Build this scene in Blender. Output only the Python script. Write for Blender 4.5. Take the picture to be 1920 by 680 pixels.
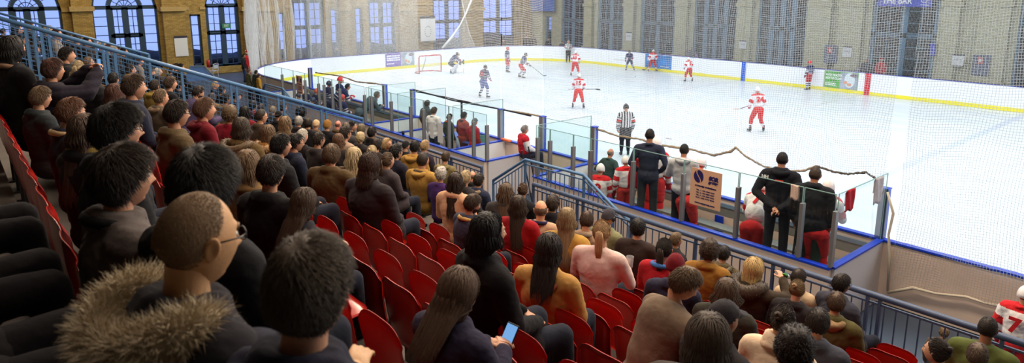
import bpy, bmesh, math, random
import numpy as np
from mathutils import Vector, Matrix, Euler
for o in list(bpy.data.objects): bpy.data.objects.remove(o)
SC = bpy.context.scene; COL = SC.collection
R0 = random.Random(7); NR = np.random.RandomState(11)
PI = math.pi
# ---------------------------------------------------------------- camera, world, lights
YAW, PITCH, FOC, CH, PX0, PY0 = 0.87192, 0.19918, 1256.2, 5.81, 949.3, 231.5
cam = bpy.data.cameras.new('camera'); camo = bpy.data.objects.new('camera', cam); COL.objects.link(camo)
camo.location = (0, 0, CH); camo.rotation_euler = (PI/2-PITCH, 0, YAW)
cam.sensor_width = 36; cam.lens = FOC*36/1920
cam.shift_x = (960-PX0)/1920; cam.shift_y = (PY0-340)/1920
cam.clip_start = .05; cam.clip_end = 300
cam.dof.use_dof = True; cam.dof.focus_distance = 8.5; cam.dof.aperture_fstop = 3.2
SC.camera = camo
SC.view_settings.view_transform = 'Standard'; SC.view_settings.look = 'None'
SC.view_settings.gamma = 1; SC.view_settings.use_curve_mapping = False
SC.view_settings.exposure = 0.0
try:
    SC.cycles.max_bounces = 7; SC.cycles.transparent_max_bounces = 24; SC.cycles.diffuse_bounces = 3
    SC.cycles.glossy_bounces = 2; SC.cycles.transmission_bounces = 4
    SC.cycles.caustics_reflective = False; SC.cycles.caustics_refractive = False
    SC.cycles.use_denoising = True; SC.cycles.sample_clamp_indirect = 4
except Exception: pass
W = bpy.data.worlds.new('dusk_sky'); SC.world = W; W.use_nodes = True
nt = W.node_tree; bg = nt.nodes['Background']
tc = nt.nodes.new('ShaderNodeTexCoord'); sp = nt.nodes.new('ShaderNodeSeparateXYZ'); rp = nt.nodes.new('ShaderNodeValToRGB')
nt.links.new(tc.outputs['Generated'], sp.inputs[0]); nt.links.new(sp.outputs['Z'], rp.inputs[0]); nt.links.new(rp.outputs[0], bg.inputs[0])
rp.color_ramp.elements[0].position = 0.0; rp.color_ramp.elements[0].color = (.27, .36, .80, 1)
rp.color_ramp.elements[1].position = 0.35; rp.color_ramp.elements[1].color = (.20, .28, .74, 1)
bg.inputs[1].default_value = 1.7
def area(name, loc, size, power, col, rot=(0, 0, 0)):
    l = bpy.data.lights.new(name, 'AREA'); l.shape = 'RECTANGLE'; l.size, l.size_y = size; l.energy = power; l.color = col
    o = bpy.data.objects.new(name, l); COL.objects.link(o); o.location = loc; o.rotation_euler = rot; return o
# rink floodlight banks under the roof
for x in (-36, -20, -4, 9):
    area('rink_light', (x, 26, 11.5), (12, 17), 2650, (.90, .96, 1.0))
# warm lamps under the roof above and in front of the stand
area('stand_light', (-5, 9.5, 11.0), (12, 1.5), 1500, (1.0, .80, .60), (math.radians(-25), 0, 0))
area('stand_light', (-19, 9.5, 11.0), (12, 1.5), 1500, (1.0, .80, .60), (math.radians(-25), 0, 0))
area('walkway_fill', (-9, 2.5, 10.8), (18, 1.5), 700, (1.0, .82, .66), (math.radians(35), 0, 0))  # added fill, no known fitting; brightens the bench wall, railings and coat backs
area('end_wall_fill', (-42, 28, 11.0), (4, 18), 800, (1.0, .92, .78), (0, math.radians(30), 0))  # extra lamp added only to lift the end wall behind the goal
area('end_wall_fill', (-43, 8, 10.5), (6, 14), 700, (1.0, .80, .50), (0, math.radians(25), 0))
# ---------------------------------------------------------------- ray helper: a pixel of the photograph to a point on a real plane
_f = np.array([-math.sin(YAW)*math.cos(PITCH), math.cos(YAW)*math.cos(PITCH), -math.sin(PITCH)])
_r = np.array([math.cos(YAW), math.sin(YAW), 0.0]); _u = np.cross(_r, _f)
def ray(x, y): return _f+_r*(x-PX0)/FOC-_u*(y-PY0)/FOC
def at(x, y, X=None, Y=None, Z=None):
    d = ray(x, y); t = X/d[0] if X is not None else (Y/d[1] if Y is not None else (Z-CH)/d[2])
    return np.array([0, 0, CH])+t*d
def proj(p):
    d = np.array(p, float)-np.array([0, 0, CH]); w = d@_f
    return PX0+FOC*(d@_r)/w, PY0-FOC*(d@_u)/w, w
# ---------------------------------------------------------------- materials
MC = {}
def nodes(m):
    m.use_nodes = True; nt = m.node_tree; return nt, nt.nodes, nt.links, nt.nodes['Principled BSDF']
def mat(name, col, rough=.6, metal=0, bump=0, bscale=40, var=0, vscale=8, spec=.5, sheen=0, coat=0):
    k = (name, tuple(round(c, 3) for c in col), rough, metal, bump, bscale, var)
    if k in MC: return MC[k]
    m = bpy.data.materials.new(name); nt, N, L, b = nodes(m)
    b.inputs['Base Color'].default_value = (*col, 1); b.inputs['Roughness'].default_value = rough
    b.inputs['Metallic'].default_value = metal; b.inputs['Specular IOR Level'].default_value = spec
    if coat: b.inputs['Coat Weight'].default_value = coat; b.inputs['Coat Roughness'].default_value = .15
    if sheen: b.inputs['Sheen Weight'].default_value = sheen
    tc = N.new('ShaderNodeTexCoord')
    if bump:
        n = N.new('ShaderNodeTexNoise'); n.inputs['Scale'].default_value = bscale; n.inputs['Detail'].default_value = 3
        L.new(tc.outputs['Object'], n.inputs['Vector']); bn = N.new('ShaderNodeBump'); bn.inputs['Strength'].default_value = bump
        bn.inputs['Distance'].default_value = .01; L.new(n.outputs['Fac'], bn.inputs['Height']); L.new(bn.outputs[0], b.inputs['Normal'])
    if var:
        n = N.new('ShaderNodeTexNoise'); n.inputs['Scale'].default_value = vscale; n.inputs['Detail'].default_value = 4
        L.new(tc.outputs['Object'], n.inputs['Vector']); mx = N.new('ShaderNodeMix'); mx.data_type = 'RGBA'
        mr = N.new('ShaderNodeMapRange'); mr.inputs['From Min'].default_value = .3; mr.inputs['From Max'].default_value = .7
        L.new(n.outputs['Fac'], mr.inputs[0]); L.new(mr.outputs[0], mx.inputs['Factor'])
        mx.inputs[6].default_value = (*[c*(1-var) for c in col], 1); mx.inputs[7].default_value = (*[min(1, c*(1+var)) for c in col], 1)
        L.new(mx.outputs[2], b.inputs['Base Color'])
    MC[k] = m; return m
def S(r, g, b):  # sRGB 0-255 to linear
    f = lambda c: (c/255/12.92) if c/255 <= .04045 else ((c/255+.055)/1.055)**2.4
    return (f(r), f(g), f(b))
def cloth(rgb): return mat('cloth', S(*rgb), .85, bump=.35, bscale=28, var=.12, vscale=14, sheen=.04, spec=.15)
def hairmat(rgb):
    k = ('hair', rgb)
    if k in MC: return MC[k]
    m = bpy.data.materials.new('hair'); nt, N, L, b = nodes(m); c = S(*rgb); lu = sum(c)/3; c = [v*.72+lu*.28 for v in c]
    g = N.new('ShaderNodeNewGeometry'); mx = N.new('ShaderNodeMix'); mx.data_type = 'RGBA'
    L.new(g.outputs['Random Per Island'], mx.inputs['Factor'])
    mx.inputs[6].default_value = (*[v*.8 for v in c], 1); mx.inputs[7].default_value = (*[min(1, v*1.25) for v in c], 1)
    L.new(mx.outputs[2], b.inputs['Base Color']); b.inputs['Roughness'].default_value = .5; b.inputs['Specular IOR Level'].default_value = .35
    tc = N.new('ShaderNodeTexCoord'); mp = N.new('ShaderNodeMapping'); mp.inputs['Scale'].default_value = (260, 260, 30); nz = N.new('ShaderNodeTexNoise'); nz.inputs['Scale'].default_value = 1; bn = N.new('ShaderNodeBump'); bn.inputs['Strength'].default_value = .5; bn.inputs['Distance'].default_value = .004
    L.new(tc.outputs['Object'], mp.inputs[0]); L.new(mp.outputs[0], nz.inputs['Vector']); L.new(nz.outputs['Fac'], bn.inputs['Height']); L.new(bn.outputs[0], b.inputs['Normal'])
    MC[k] = m; return m
def skinmat(rgb=(205, 150, 120)):
    k = ('skin', rgb)
    if k in MC: return MC[k]
    m = mat('skin', S(*rgb), .5, bump=.1, bscale=120, var=.08, vscale=20); b = m.node_tree.nodes['Principled BSDF']
    b.inputs['Subsurface Weight'].default_value = .08; b.inputs['Subsurface Radius'].default_value = (.01, .004, .002); MC[k] = m; return m
def brick(name, c1, c2, mo, ax):
    m = bpy.data.materials.new(name); nt, N, L, b = nodes(m)
    tc = N.new('ShaderNodeTexCoord'); sp = N.new('ShaderNodeSeparateXYZ'); cb = N.new('ShaderNodeCombineXYZ')
    L.new(tc.outputs['Object'], sp.inputs[0]); L.new(sp.outputs[ax], cb.inputs[0]); L.new(sp.outputs['Z'], cb.inputs[1])
    t = N.new('ShaderNodeTexBrick'); L.new(cb.outputs[0], t.inputs['Vector'])
    t.inputs['Scale'].default_value = 1; t.inputs['Brick Width'].default_value = .24; t.inputs['Row Height'].default_value = .08
    t.inputs['Mortar Size'].default_value = .008; t.inputs['Color1'].default_value = (*c1, 1); t.inputs['Color2'].default_value = (*c2, 1); t.inputs['Mortar'].default_value = (*mo, 1)
    L.new(t.outputs['Color'], b.inputs['Base Color']); b.inputs['Roughness'].default_value = .9
    bn = N.new('ShaderNodeBump'); bn.inputs['Strength'].default_value = .4; bn.inputs['Distance'].default_value = .01
    L.new(t.outputs['Fac'], bn.inputs['Height']); bn.invert = True; L.new(bn.outputs[0], b.inputs['Normal']); return m
def glassmat(name, tint, gl=.06, rough=.02):
    m = bpy.data.materials.new(name); m.use_nodes = True; nt = m.node_tree; N, L = nt.nodes, nt.links
    N.remove(N['Principled BSDF']); out = N['Material Output']
    t = N.new('ShaderNodeBsdfTransparent'); t.inputs[0].default_value = (*tint, 1)
    g = N.new('ShaderNodeBsdfGlossy'); g.inputs['Roughness'].default_value = rough
    fr = N.new('ShaderNodeFresnel'); fr.inputs[0].default_value = 1.5
    mx = N.new('ShaderNodeMixShader'); ge = N.new('ShaderNodeNewGeometry'); inv = N.new('ShaderNodeMath'); inv.operation = 'SUBTRACT'; inv.inputs[0].default_value = 1; L.new(ge.outputs['Backfacing'], inv.inputs[1])
    ml = N.new('ShaderNodeMath'); ml.operation = 'MULTIPLY'; L.new(fr.outputs[0], ml.inputs[0]); L.new(inv.outputs[0], ml.inputs[1]); L.new(ml.outputs[0], mx.inputs[0]); L.new(t.outputs[0], mx.inputs[1]); L.new(g.outputs[0], mx.inputs[2])
    L.new(mx.outputs[0], out.inputs[0]); return m
def netmat(name, cell, wid, col):
    m = bpy.data.materials.new(name); m.use_nodes = True; nt = m.node_tree; N, L = nt.nodes, nt.links
    N.remove(N['Principled BSDF']); out = N['Material Output']
    uv = N.new('ShaderNodeUVMap'); sp = N.new('ShaderNodeSeparateXYZ'); L.new(uv.outputs[0], sp.inputs[0])
    hs = []
    for a in ('X', 'Y'):
        d = N.new('ShaderNodeMath'); d.operation = 'DIVIDE'; L.new(sp.outputs[a], d.inputs[0]); d.inputs[1].default_value = cell
        f = N.new('ShaderNodeMath'); f.operation = 'FRACT'; L.new(d.outputs[0], f.inputs[0])
        g = N.new('ShaderNodeMath'); g.operation = 'LESS_THAN'; L.new(f.outputs[0], g.inputs[0]); g.inputs[1].default_value = wid/cell; hs.append(g)
    mxm = N.new('ShaderNodeMath'); mxm.operation = 'MAXIMUM'; L.new(hs[0].outputs[0], mxm.inputs[0]); L.new(hs[1].outputs[0], mxm.inputs[1])
    df = N.new('ShaderNodeBsdfDiffuse'); df.inputs[0].default_value = (*col, 1); tl = N.new('ShaderNodeBsdfTranslucent'); tl.inputs[0].default_value = (*col, 1)
    ms = N.new('ShaderNodeMixShader'); ms.inputs[0].default_value = .4; L.new(df.outputs[0], ms.inputs[1]); L.new(tl.outputs[0], ms.inputs[2])
    t = N.new('ShaderNodeBsdfTransparent'); m2 = N.new('ShaderNodeMixShader')
    L.new(mxm.outputs[0], m2.inputs[0]); L.new(t.outputs[0], m2.inputs[1]); L.new(ms.outputs[0], m2.inputs[2]); L.new(m2.outputs[0], out.inputs[0])
    return m
BLUE = mat('blue_paint', S(82, 124, 170), .4, var=.08); BLUE2 = mat('blue_cap', S(20, 62, 200), .35)
NAVYP = mat('dark_blue_paint', S(66, 84, 118), .4, var=.08)
ALU = mat('aluminium', S(150, 148, 150), .45, metal=.6); WHITE = mat('white_board', S(236, 240, 246), .35)
CREAM = mat('cream_board', S(226, 206, 192), .6, var=.05, vscale=3); GREYB = mat('grey_kick_board', S(120, 124, 122), .6, var=.1)
YEL = mat('yellow_kick_strip', S(235, 222, 60), .4); REDP = mat('red_plastic', S(176, 26, 18), .30, coat=.2, var=.06); BLK = mat('black_rubber', S(18, 18, 20), .5)
CONC = mat('concrete', S(96, 90, 84), .9, bump=.3, var=.2, vscale=3)
GLASS = glassmat('clear_glass', (.93, .97, .965)); ROPE = mat('rope', S(150, 140, 120), .9, bump=.6)
METAL = mat('dark_metal', S(60, 60, 64), .4, metal=.7); WSTEEL = mat('steel', S(190, 192, 196), .3, metal=.9)
# ---------------------------------------------------------------- mesh builder
class MB:
    def __init__(s): s.v = []; s.f = []; s.m = []
    def add(s, V, F, mi=0):
        o = len(s.v); s.v += [tuple(map(float, p)) for p in V]; s.f += [tuple(i+o for i in f) for f in F]; s.m += [mi]*len(F); return s
    def box(s, a, b, mi=0):
        x0, y0, z0 = a; x1, y1, z1 = b
        return s.add([(x0, y0, z0), (x1, y0, z0), (x1, y1, z0), (x0, y1, z0), (x0, y0, z1), (x1, y0, z1), (x1, y1, z1), (x0, y1, z1)],
                     [(0, 3, 2, 1), (4, 5, 6, 7), (0, 1, 5, 4), (1, 2, 6, 5), (2, 3, 7, 6), (3, 0, 4, 7)], mi)
    def bar(s, p, q, w, h=None, mi=0, up=(0, 0, 1)):
        h = h or w; p = Vector(p); q = Vector(q); d = (q-p).normalized(); u = Vector(up)
        if abs(d.dot(u)) > .95: u = Vector((0, 1, 0))
        r = d.cross(u).normalized(); u = r.cross(d); V = []
        for c in (p, q):
            for a, b in ((-1, -1), (1, -1), (1, 1), (-1, 1)): V.append(c+r*a*w/2+u*b*h/2)
        return s.add(V, [(0, 1, 2, 3), (7, 6, 5, 4), (0, 4, 5, 1), (1, 5, 6, 2), (2, 6, 7, 3), (3, 7, 4, 0)], mi)
    def tube(s, pts, rad, n=10, mi=0, cap=True, rx=None):
        pts = [Vector(p) for p in pts]; k = len(pts); rs = rad if hasattr(rad, '__len__') else [rad]*k
        V = []; F = []; pu = None
        for i, p in enumerate(pts):
            d = (pts[min(i+1, k-1)]-pts[max(i-1, 0)]).normalized()
            u = Vector((0, 0, 1)) if pu is None else pu
            if abs(d.dot(u)) > .95 and pu is None: u = Vector((0, 1, 0))
            r = d.cross(u).normalized(); u = r.cross(d); pu = u
            for j in range(n):
                a = 2*PI*j/n; V.append(p+(r*math.cos(a)*(rx or 1)+u*math.sin(a))*rs[i])
        for i in range(k-1):
            for j in range(n):
                a = i*n+j; b = i*n+(j+1) % n; F.append((a, b, b+n, a+n))
        if cap: F.append(tuple(reversed(range(n)))); F.append(tuple(range((k-1)*n, k*n)))
        return s.add(V, F, mi)
    def ell(s, c, r, n=16, m=10, mi=0, rot=None):
        V = []; F = []
        for i in range(m+1):
            th = PI*i/m
            for j in range(n):
                a = 2*PI*j/n; p = Vector((math.sin(th)*math.cos(a)*r[0], math.sin(th)*math.sin(a)*r[1], math.cos(th)*r[2]))
                if rot is not None: p = rot @ p
                V.append(p+Vector(c))
        for i in range(m):
            for j in range(n):
                a = i*n+j; b = i*n+(j+1) % n; F.append((a, a+n, b+n, b))
        return s.add(V, F, mi)
    def cap(s, p, q, r0, r1, n=12):  # tapered capsule
        p = Vector(p); q = Vector(q); d = (q-p); L = d.length or 1e-4; d = d/L; pts = []; rs = []
        for k in (-.98, -.8, -.5, 0): pts.append(p+d*r0*k); rs.append(r0*math.sqrt(max(0, 1-k*k)))
        for k in (0, .5, .8, .98): pts.append(q+d*r1*k); rs.append(r1*math.sqrt(max(0, 1-k*k)))
        return s.tube(pts, rs, n)
    def mesh(s, name, mats, smooth=False):
        me = bpy.data.meshes.new(name); me.from_pydata(s.v, [], s.f)
        for m in (mats if isinstance(mats, (list, tuple)) else [mats]): me.materials.append(m)
        if any(s.m): me.polygons.foreach_set('material_index', s.m)
        if smooth: me.polygons.foreach_set('use_smooth', [True]*len(me.polygons))
        me.update(); return me
    def build(s, name, mats, parent=None, smooth=False, bevel=0):
        o = bpy.data.objects.new(name, s.mesh(name, mats, smooth)); COL.objects.link(o)
        if parent is not None: o.parent = parent
        if bevel:
            b = o.modifiers.new('b', 'BEVEL'); b.width = bevel; b.segments = 2; b.limit_method = 'ANGLE'
        return o
def npmesh(name, V, F, mats, mi=None, smooth=True):
    me = bpy.data.meshes.new(name); V = np.asarray(V, np.float32); F = np.asarray(F, np.int32); n = F.shape[1]
    me.vertices.add(len(V)); me.vertices.foreach_set('co', V.ravel()); me.loops.add(F.size); me.loops.foreach_set('vertex_index', F.ravel())
    me.polygons.add(len(F)); me.polygons.foreach_set('loop_start', np.arange(0, F.size, n, dtype=np.int32))
    for m in mats: me.materials.append(m)
    if mi is not None: me.polygons.foreach_set('material_index', np.asarray(mi, np.int32))
    me.polygons.foreach_set('use_smooth', np.ones(len(F), bool)*bool(smooth)); me.update(calc_edges=True); return me
def link(name, me, parent=None, loc=None):
    o = bpy.data.objects.new(name, me); COL.objects.link(o)
    if parent is not None: o.parent = parent
    if loc is not None: o.location = loc
    return o
def tag(o, label=None, cat=None, group=None, kind=None):
    if label: o['label'] = label
    if cat: o['category'] = cat
    if group: o['group'] = group
    if kind: o['kind'] = kind
    return o
def empty(name, loc=(0, 0, 0), label=None, cat=None, group=None, rz=0):
    o = bpy.data.objects.new(name, None); COL.objects.link(o); o.location = loc; o.rotation_euler.z = rz; o.empty_display_size = .1
    return tag(o, label, cat, group)
def struct(o, label=None): o['kind'] = 'structure'; (label and tag(o, label)); return o
def copy_tree(o, parent=None):
    c = o.copy(); COL.objects.link(c); c.parent = parent
    for ch in o.children: copy_tree(ch, c)
    return c
def text_mesh(txt, size, width=None, bold=0, ext=.002, shear=0, align='CENTER'):
    cu = bpy.data.curves.new('lettering', 'FONT'); cu.body = txt; cu.size = size; cu.align_x = align; cu.align_y = 'CENTER'; cu.extrude = ext; cu.offset = bold; cu.shear = shear
    cu.resolution_u = 3
    o = bpy.data.objects.new('lettering', cu); COL.objects.link(o); dg = bpy.context.evaluated_depsgraph_get()
    me = bpy.data.meshes.new_from_object(o.evaluated_get(dg)); bpy.data.objects.remove(o)
    if width:
        xs = [v.co.x for v in me.vertices]; w = max(xs)-min(xs) if xs else 1; k = width/w
        for v in me.vertices: v.co.x *= k
    return me
def text(name, txt, size, m, mtx, parent, width=None, bold=0, ext=.002, shear=0, align='CENTER'):
    me = text_mesh(txt, size, width, bold, ext, shear, align); me.materials.clear(); me.materials.append(m); o = link(name, me, parent); o.matrix_local = mtx; return o
def frame_mtx(o, ex, ez):  # local x along ex, local y up along ez, local z = normal
    ex = Vector(ex).normalized(); ey = Vector(ez).normalized(); n = ex.cross(ey)
    M = Matrix.Identity(4)
    for i in range(3): M[i][0] = ex[i]; M[i][1] = ey[i]; M[i][2] = n[i]; M[i][3] = o[i]
    return M
# ================================================================ THE HALL
XE, YF, ZR = -48.5, 44.0, 14.0          # end wall, far wall, roof height
RX0, RX1, RY0, RY1, RR = -42.6, 12.8, 13.05, 38.94, 7.0; HB = 1.2
BR_E = brick('yellow_brick', S(182, 152, 84), S(150, 122, 64), S(120, 100, 66), 'Y')
BR_F = brick('pale_brick', S(200, 198, 168), S(178, 176, 146), S(156, 152, 130), 'X')
STONE = mat('stone_band', S(176, 150, 98), .85, bump=.2, var=.1); TEAL = mat('window_frame_paint', S(34, 60, 84), .5); TEAL2 = mat('faded_blue_frame', S(88, 122, 150), .5)
DARKF = mat('dark_window_arch', S(38, 34, 44), .6); PANE = glassmat('window_glass', (.82, .88, .97))
fl = MB().box((XE-3, -14, -.25), (22, YF+5, -.02)).build('floor', mat('blue_grey_floor', S(64, 78, 98), .5, var=.12, vscale=.6)); struct(fl)
def wall_with_openings(name, axis, pos, thick, a0, a1, ops, m, z1=ZR):
    """ops: (lo, hi, sill, spring, arched); wall runs along 'axis' ('Y' end wall at x=pos, 'X' far wall at y=pos)"""
    b = MB(); P = (lambda a, z, d: (pos-d, a, z)) if axis == 'Y' else (lambda a, z, d: (a, pos+d, z))
    def quadcol(l, h, zl0, zl1, zt):   # column from curve zl0..zl1 up to zt
        b.add([P(l, zl0, 0), P(h, zl1, 0), P(h, zt, 0), P(l, zt, 0), P(l, zl0, thick), P(h, zl1, thick), P(h, zt, thick), P(l, zt, thick)],
              [(0, 1, 2, 3), (7, 6, 5, 4), (0, 4, 5, 1), (1, 5, 6, 2), (2, 6, 7, 3), (3, 7, 4, 0)])
    cur = a0
    for lo, hi, sill, spring, arch in sorted(ops):
        quadcol(cur, lo, 0, 0, z1)
        if sill > 0: quadcol(lo, hi, 0, 0, sill)
        r = (hi-lo)/2; n = 20 if arch else 1
        for i in range(n):
            l = lo+(hi-lo)*i/n; h = lo+(hi-lo)*(i+1)/n
            zz = [spring+(math.sqrt(max(0, r*r-(t-(lo+hi)/2)**2)) if arch else 0) for t in (l, h)]
            quadcol(l, h, zz[0], zz[1], z1)
        cur = hi
    quadcol(cur, a1, 0, 0, z1)
    return struct(b.build(name, m))
def window(n, axis, pos, lo, hi, sill, spring, arch, side, ncols, rows, fm, gm, label=None, dz=()):
    """side = width of side lights; the middle is a pair of leaves with ncols x rows small panes"""
    root = empty('window_%d' % n); struct(root)
    P = (lambda a, z, d: (pos-d, a, z)) if axis == 'Y' else (lambda a, z, d: (a, pos+d, z))
    c = (lo+hi)/2; r = (hi-lo)/2; f = MB()
    def seg(a0, z0, a1, z1, w, d=.14, off=.22):
        p = Vector(P(a0, z0, off)); q = Vector(P(a1, z1, off)); f.bar(p, q, w, d, up=(1, 0, 0) if axis == 'Y' else (0, 1, 0))
    fw = .12
    seg(lo+fw/2, sill, lo+fw/2, spring, fw); seg(hi-fw/2, sill, hi-fw/2, spring, fw); seg(lo, sill+.06, hi, sill+.06, .14)
    if arch:
        for rr, w in ((r-fw/2, .2), (r-side, .26)) if side else ((r-fw/2, .2),):
            k = 22
            for i in range(k):
                a, b2 = PI*i/k, PI*(i+1)/k
                seg(c-rr*math.cos(a), spring+rr*math.sin(a), c-rr*math.cos(b2), spring+rr*math.sin(b2), w)
        for i in range(1, 6):
            a = PI*i/6; ri = 0; ro = r-fw
            seg(c, spring, c-ro*math.cos(a), spring+ro*math.sin(a), .035, .05)
        rr = (r-side)*.5
        for i in range(16):
            a, b2 = PI*i/16, PI*(i+1)/16; seg(c-rr*math.cos(a), spring+rr*math.sin(a), c-rr*math.cos(b2), spring+rr*math.sin(b2), .05, .05)
    seg(lo, spring, hi, spring, .24)
    if side:
        for a in (lo+side, hi-side): seg(a, sill, a, spring, .26)
        k = rows+1
        for lo2, hi2 in ((lo+fw, lo+side-.13), (hi-side+.13, hi-fw)):
            for i in range(1, k): z = sill+(spring-sill)*i/k; seg(lo2, z, hi2, z, .045, .06)
    a0, a1 = lo+side, hi-side
    if ncols:
        mid = (a0+a1)/2; zt = sill+(spring-sill)*.56
        seg(mid, sill, mid, spring, .16); seg(a0, zt, a1, zt, .2)
        for s0, s1 in ((a0+.13, mid-.08), (mid+.08, a1-.13)):
            for e in (s0+.05, s1-.05): seg(e, sill, e, spring, .1)
            for i in range(1, ncols): x = s0+(s1-s0)*i/ncols; seg(x, sill, x, spring, .04, .06)
            for z0, z1, k in ((sill, zt, rows//2+1), (zt, spring, rows//2)):
                for z in (z0+.1, z1-.1): seg(s0, z, s1, z, .1)
                for i in range(1, k): z = z0+(z1-z0)*i/k; seg(s0, z, s1, z, .04, .06)
    else:
        for i in range(1, rows): z = sill+(spring-sill)*i/rows; seg(lo, z, hi, z, .05, .08)
    f.build('window_frame', fm, root)
    V = [P(lo, sill, .25), P(hi, sill, .25)]+([P(c+r*math.cos(PI*i/24), spring+r*math.sin(PI*i/24), .25) for i in range(25)] if arch else [P(hi, spring, .25), P(lo, spring, .25)])
    MB().add(V, [tuple(range(len(V)))]).build('window_pane', gm, root)
    return root
def ye(x, y=60): return at(x, y, X=XE)[1]
def ze(x, y): return at(x, y, X=XE)[2]
def xf(x, y=60): return at(x, y, Y=YF)[0]
def zf(x, y): return at(x, y, Y=YF)[2]
zs = ze(230, 14); zn = ze(365, 27)
# end wall openings: (pixel left, pixel right, sill, spring, arched, side light, cols, rows)
E_OPS = [(-12, 120, .6, zs, 1, .95, 2, 6), (176, 299, .6, zs, 1, .95, 2, 6), (358, 378, .6, zn, 0, 0, 0, 5), (388, 451, .45, ze(420, 10), 1, 0, 2, 6),
         (523, 536, .6, zn, 0, 0, 0, 5), (550, 609, .45, ze(580, 2), 1, 0, 2, 6), (621, 635, .6, ze(628, 16), 0, 0, 0, 6), (667, 681, .6, ze(674, 14), 0, 0, 0, 6),
         (692, 742, .45, ze(715, 2), 1, 0, 2, 6), (812, 868, .5, ze(840, -2), 1, 0, 2, 6), (905, 966, .5, ze(935, -4), 1, 0, 2, 6)]
ops = [(ye(a), ye(b), s, t, ar) for a, b, s, t, ar, *_ in E_OPS]
wall_with_openings('wall_end', 'Y', XE, .5, -14, YF+.5, ops, BR_E)
n = 1
for (a, b, s, t, ar, sd, nc, rw) in E_OPS:
    window(n, 'Y', XE, ye(a), ye(b), s, t, ar, sd if sd else 0, nc, rw, TEAL, PANE); n += 1
F_OPS = [(1022, 1034, .6, zf(1028, 30), 0, 0, 0, 6), (1052, 1094, .3, zf(1075, -6), 1, 0, 2, 6), (1120, 1168, .3, zf(1140, -8), 1, 0, 2, 6), (1200, 1264, .3, zf(1230, -8), 1, 0, 2, 6), (1300, 1379, .3, zf(1340, -8), 1, .9, 2, 6),
         (1420, 1510, .3, zf(1470, -8), 1, .9, 2, 6), (1632, 1757, .3, zf(1700, -2), 1, 0, 2, 6), (1908, 2060, .3, zf(1980, -8), 1, .9, 2, 6)]
ops = [(xf(a), xf(b), s, t, ar) for a, b, s, t, ar, *_ in F_OPS]
wall_with_openings('wall_far', 'X', YF, .5, XE-.5, 22, ops, BR_F)
DGL = glassmat('dark_window_glass', (.45, .5, .55))
for (a, b, s, t, ar, sd, nc, rw) in F_OPS:
    window(n, 'X', YF, xf(a), xf(b), s, t, ar, sd, nc, rw, TEAL2, DGL); n += 1
# pilasters, plinths and string course
pb = MB(); sb = MB()
for a, b in ((137, 175), (305, 345), (455, 470), (486, 512), (634, 653), (745, 768), (872, 900), (968, 990)):
    y0, y1 = ye(a), ye(b); pb.box((XE-.05, y0, 0), (XE+.45, y1, ZR)); zc = ze((a+b)/2, 17)
    sb.box((XE-.05, y0-.12, zc-.12), (XE+.62, y1+.12, zc+.16)); sb.box((XE-.05, y0-.1, 0), (XE+.55, y1+.1, .55))
o = pb.build('wall_end_pilasters', BR_E); struct(o)
pr = [-14]+[v for a, b, *_ in E_OPS for v in (ye(a), ye(b))]+[YF]
for i in range(0, len(pr), 2):
    sb.box((XE-.05, pr[i], 0), (XE+.12, pr[i+1], .5))
    if i: pass
    sb.box((XE-.05, pr[i], ze(330, 17)-.05), (XE+.1, pr[i+1], ze(330, 17)+.12))
struct(sb.build('trim_1', STONE))
pb = MB(); sb = MB()
for a, b in ((1100, 1114), (1174, 1192), (1270, 1292), (1386, 1412), (1518, 1560), (1575, 1620), (1768, 1800), (1835, 1895)):
    x0, x1 = xf(a), xf(b); pb.box((x0, YF-.4, 0), (x1, YF+.05, ZR)); sb.box((x0-.12, YF-.52, 0), (x1+.12, YF, .8))
    zc = zf((a+b)/2, 12); sb.box((x0-.1, YF-.5, zc), (x1+.1, YF, zc+.25))
struct(pb.build('wall_far_pilasters', BR_F)); struct(sb.build('trim_2', mat('pale_stone', S(178, 172, 142), .85, var=.1)))
# the rest of the shell: behind the spectators, right end, roof, dark lobby behind the far wall
SH = mat('plaster', S(120, 104, 84), .9, var=.1)
struct(MB().box((XE-.5, -14.4, 0), (22, -14, ZR)).build('wall_back', SH)); struct(MB().box((22, -14.4, 0), (22.4, YF+.5, ZR)).build('wall_right', SH))
struct(MB().box((XE-.5, -14.4, ZR), (22.4, YF+.5, ZR+.3)).build('ceiling', mat('roof_lining', S(120, 108, 92), .9)))
LB = mat('lobby_paint', S(58, 66, 82), .9, var=.3, vscale=1.2)
lob = MB(); lob.box((XE-.5, YF+4.6, 0), (22.4, YF+4.9, ZR)); lob.box((XE+6, YF+.5, 0), (XE+6.3, YF+4.6, ZR)); lob.box((XE-.5, YF+.5, ZR), (22.4, YF+4.9, ZR+.3)); lob.box((22.1, YF+.5, 0), (22.4, YF+4.6, ZR))
struct(lob.build('wall_lobby', LB))
# outside ground seen low through the end windows
struct(MB().box((XE-10, -60, -.4), (XE-3, 80, -.3)).build('ground', mat('terrace_paving', S(110, 112, 120), .9, var=.2, vscale=.4)))
hb = MB()
for i in range(26):
    y = -20+i*3.1; h = .35+.5*R0.random(); hb.ell((XE-7.5-R0.random(), y, h*.6), (1.6, 2.3, h), 12, 8)
tag(hb.build('hedge', mat('dusk_hedge', S(40, 60, 70), .9, var=.4, vscale=1), smooth=True), 'dark hedge on the terrace outside the arched windows', 'hedge', kind='stuff')
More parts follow.
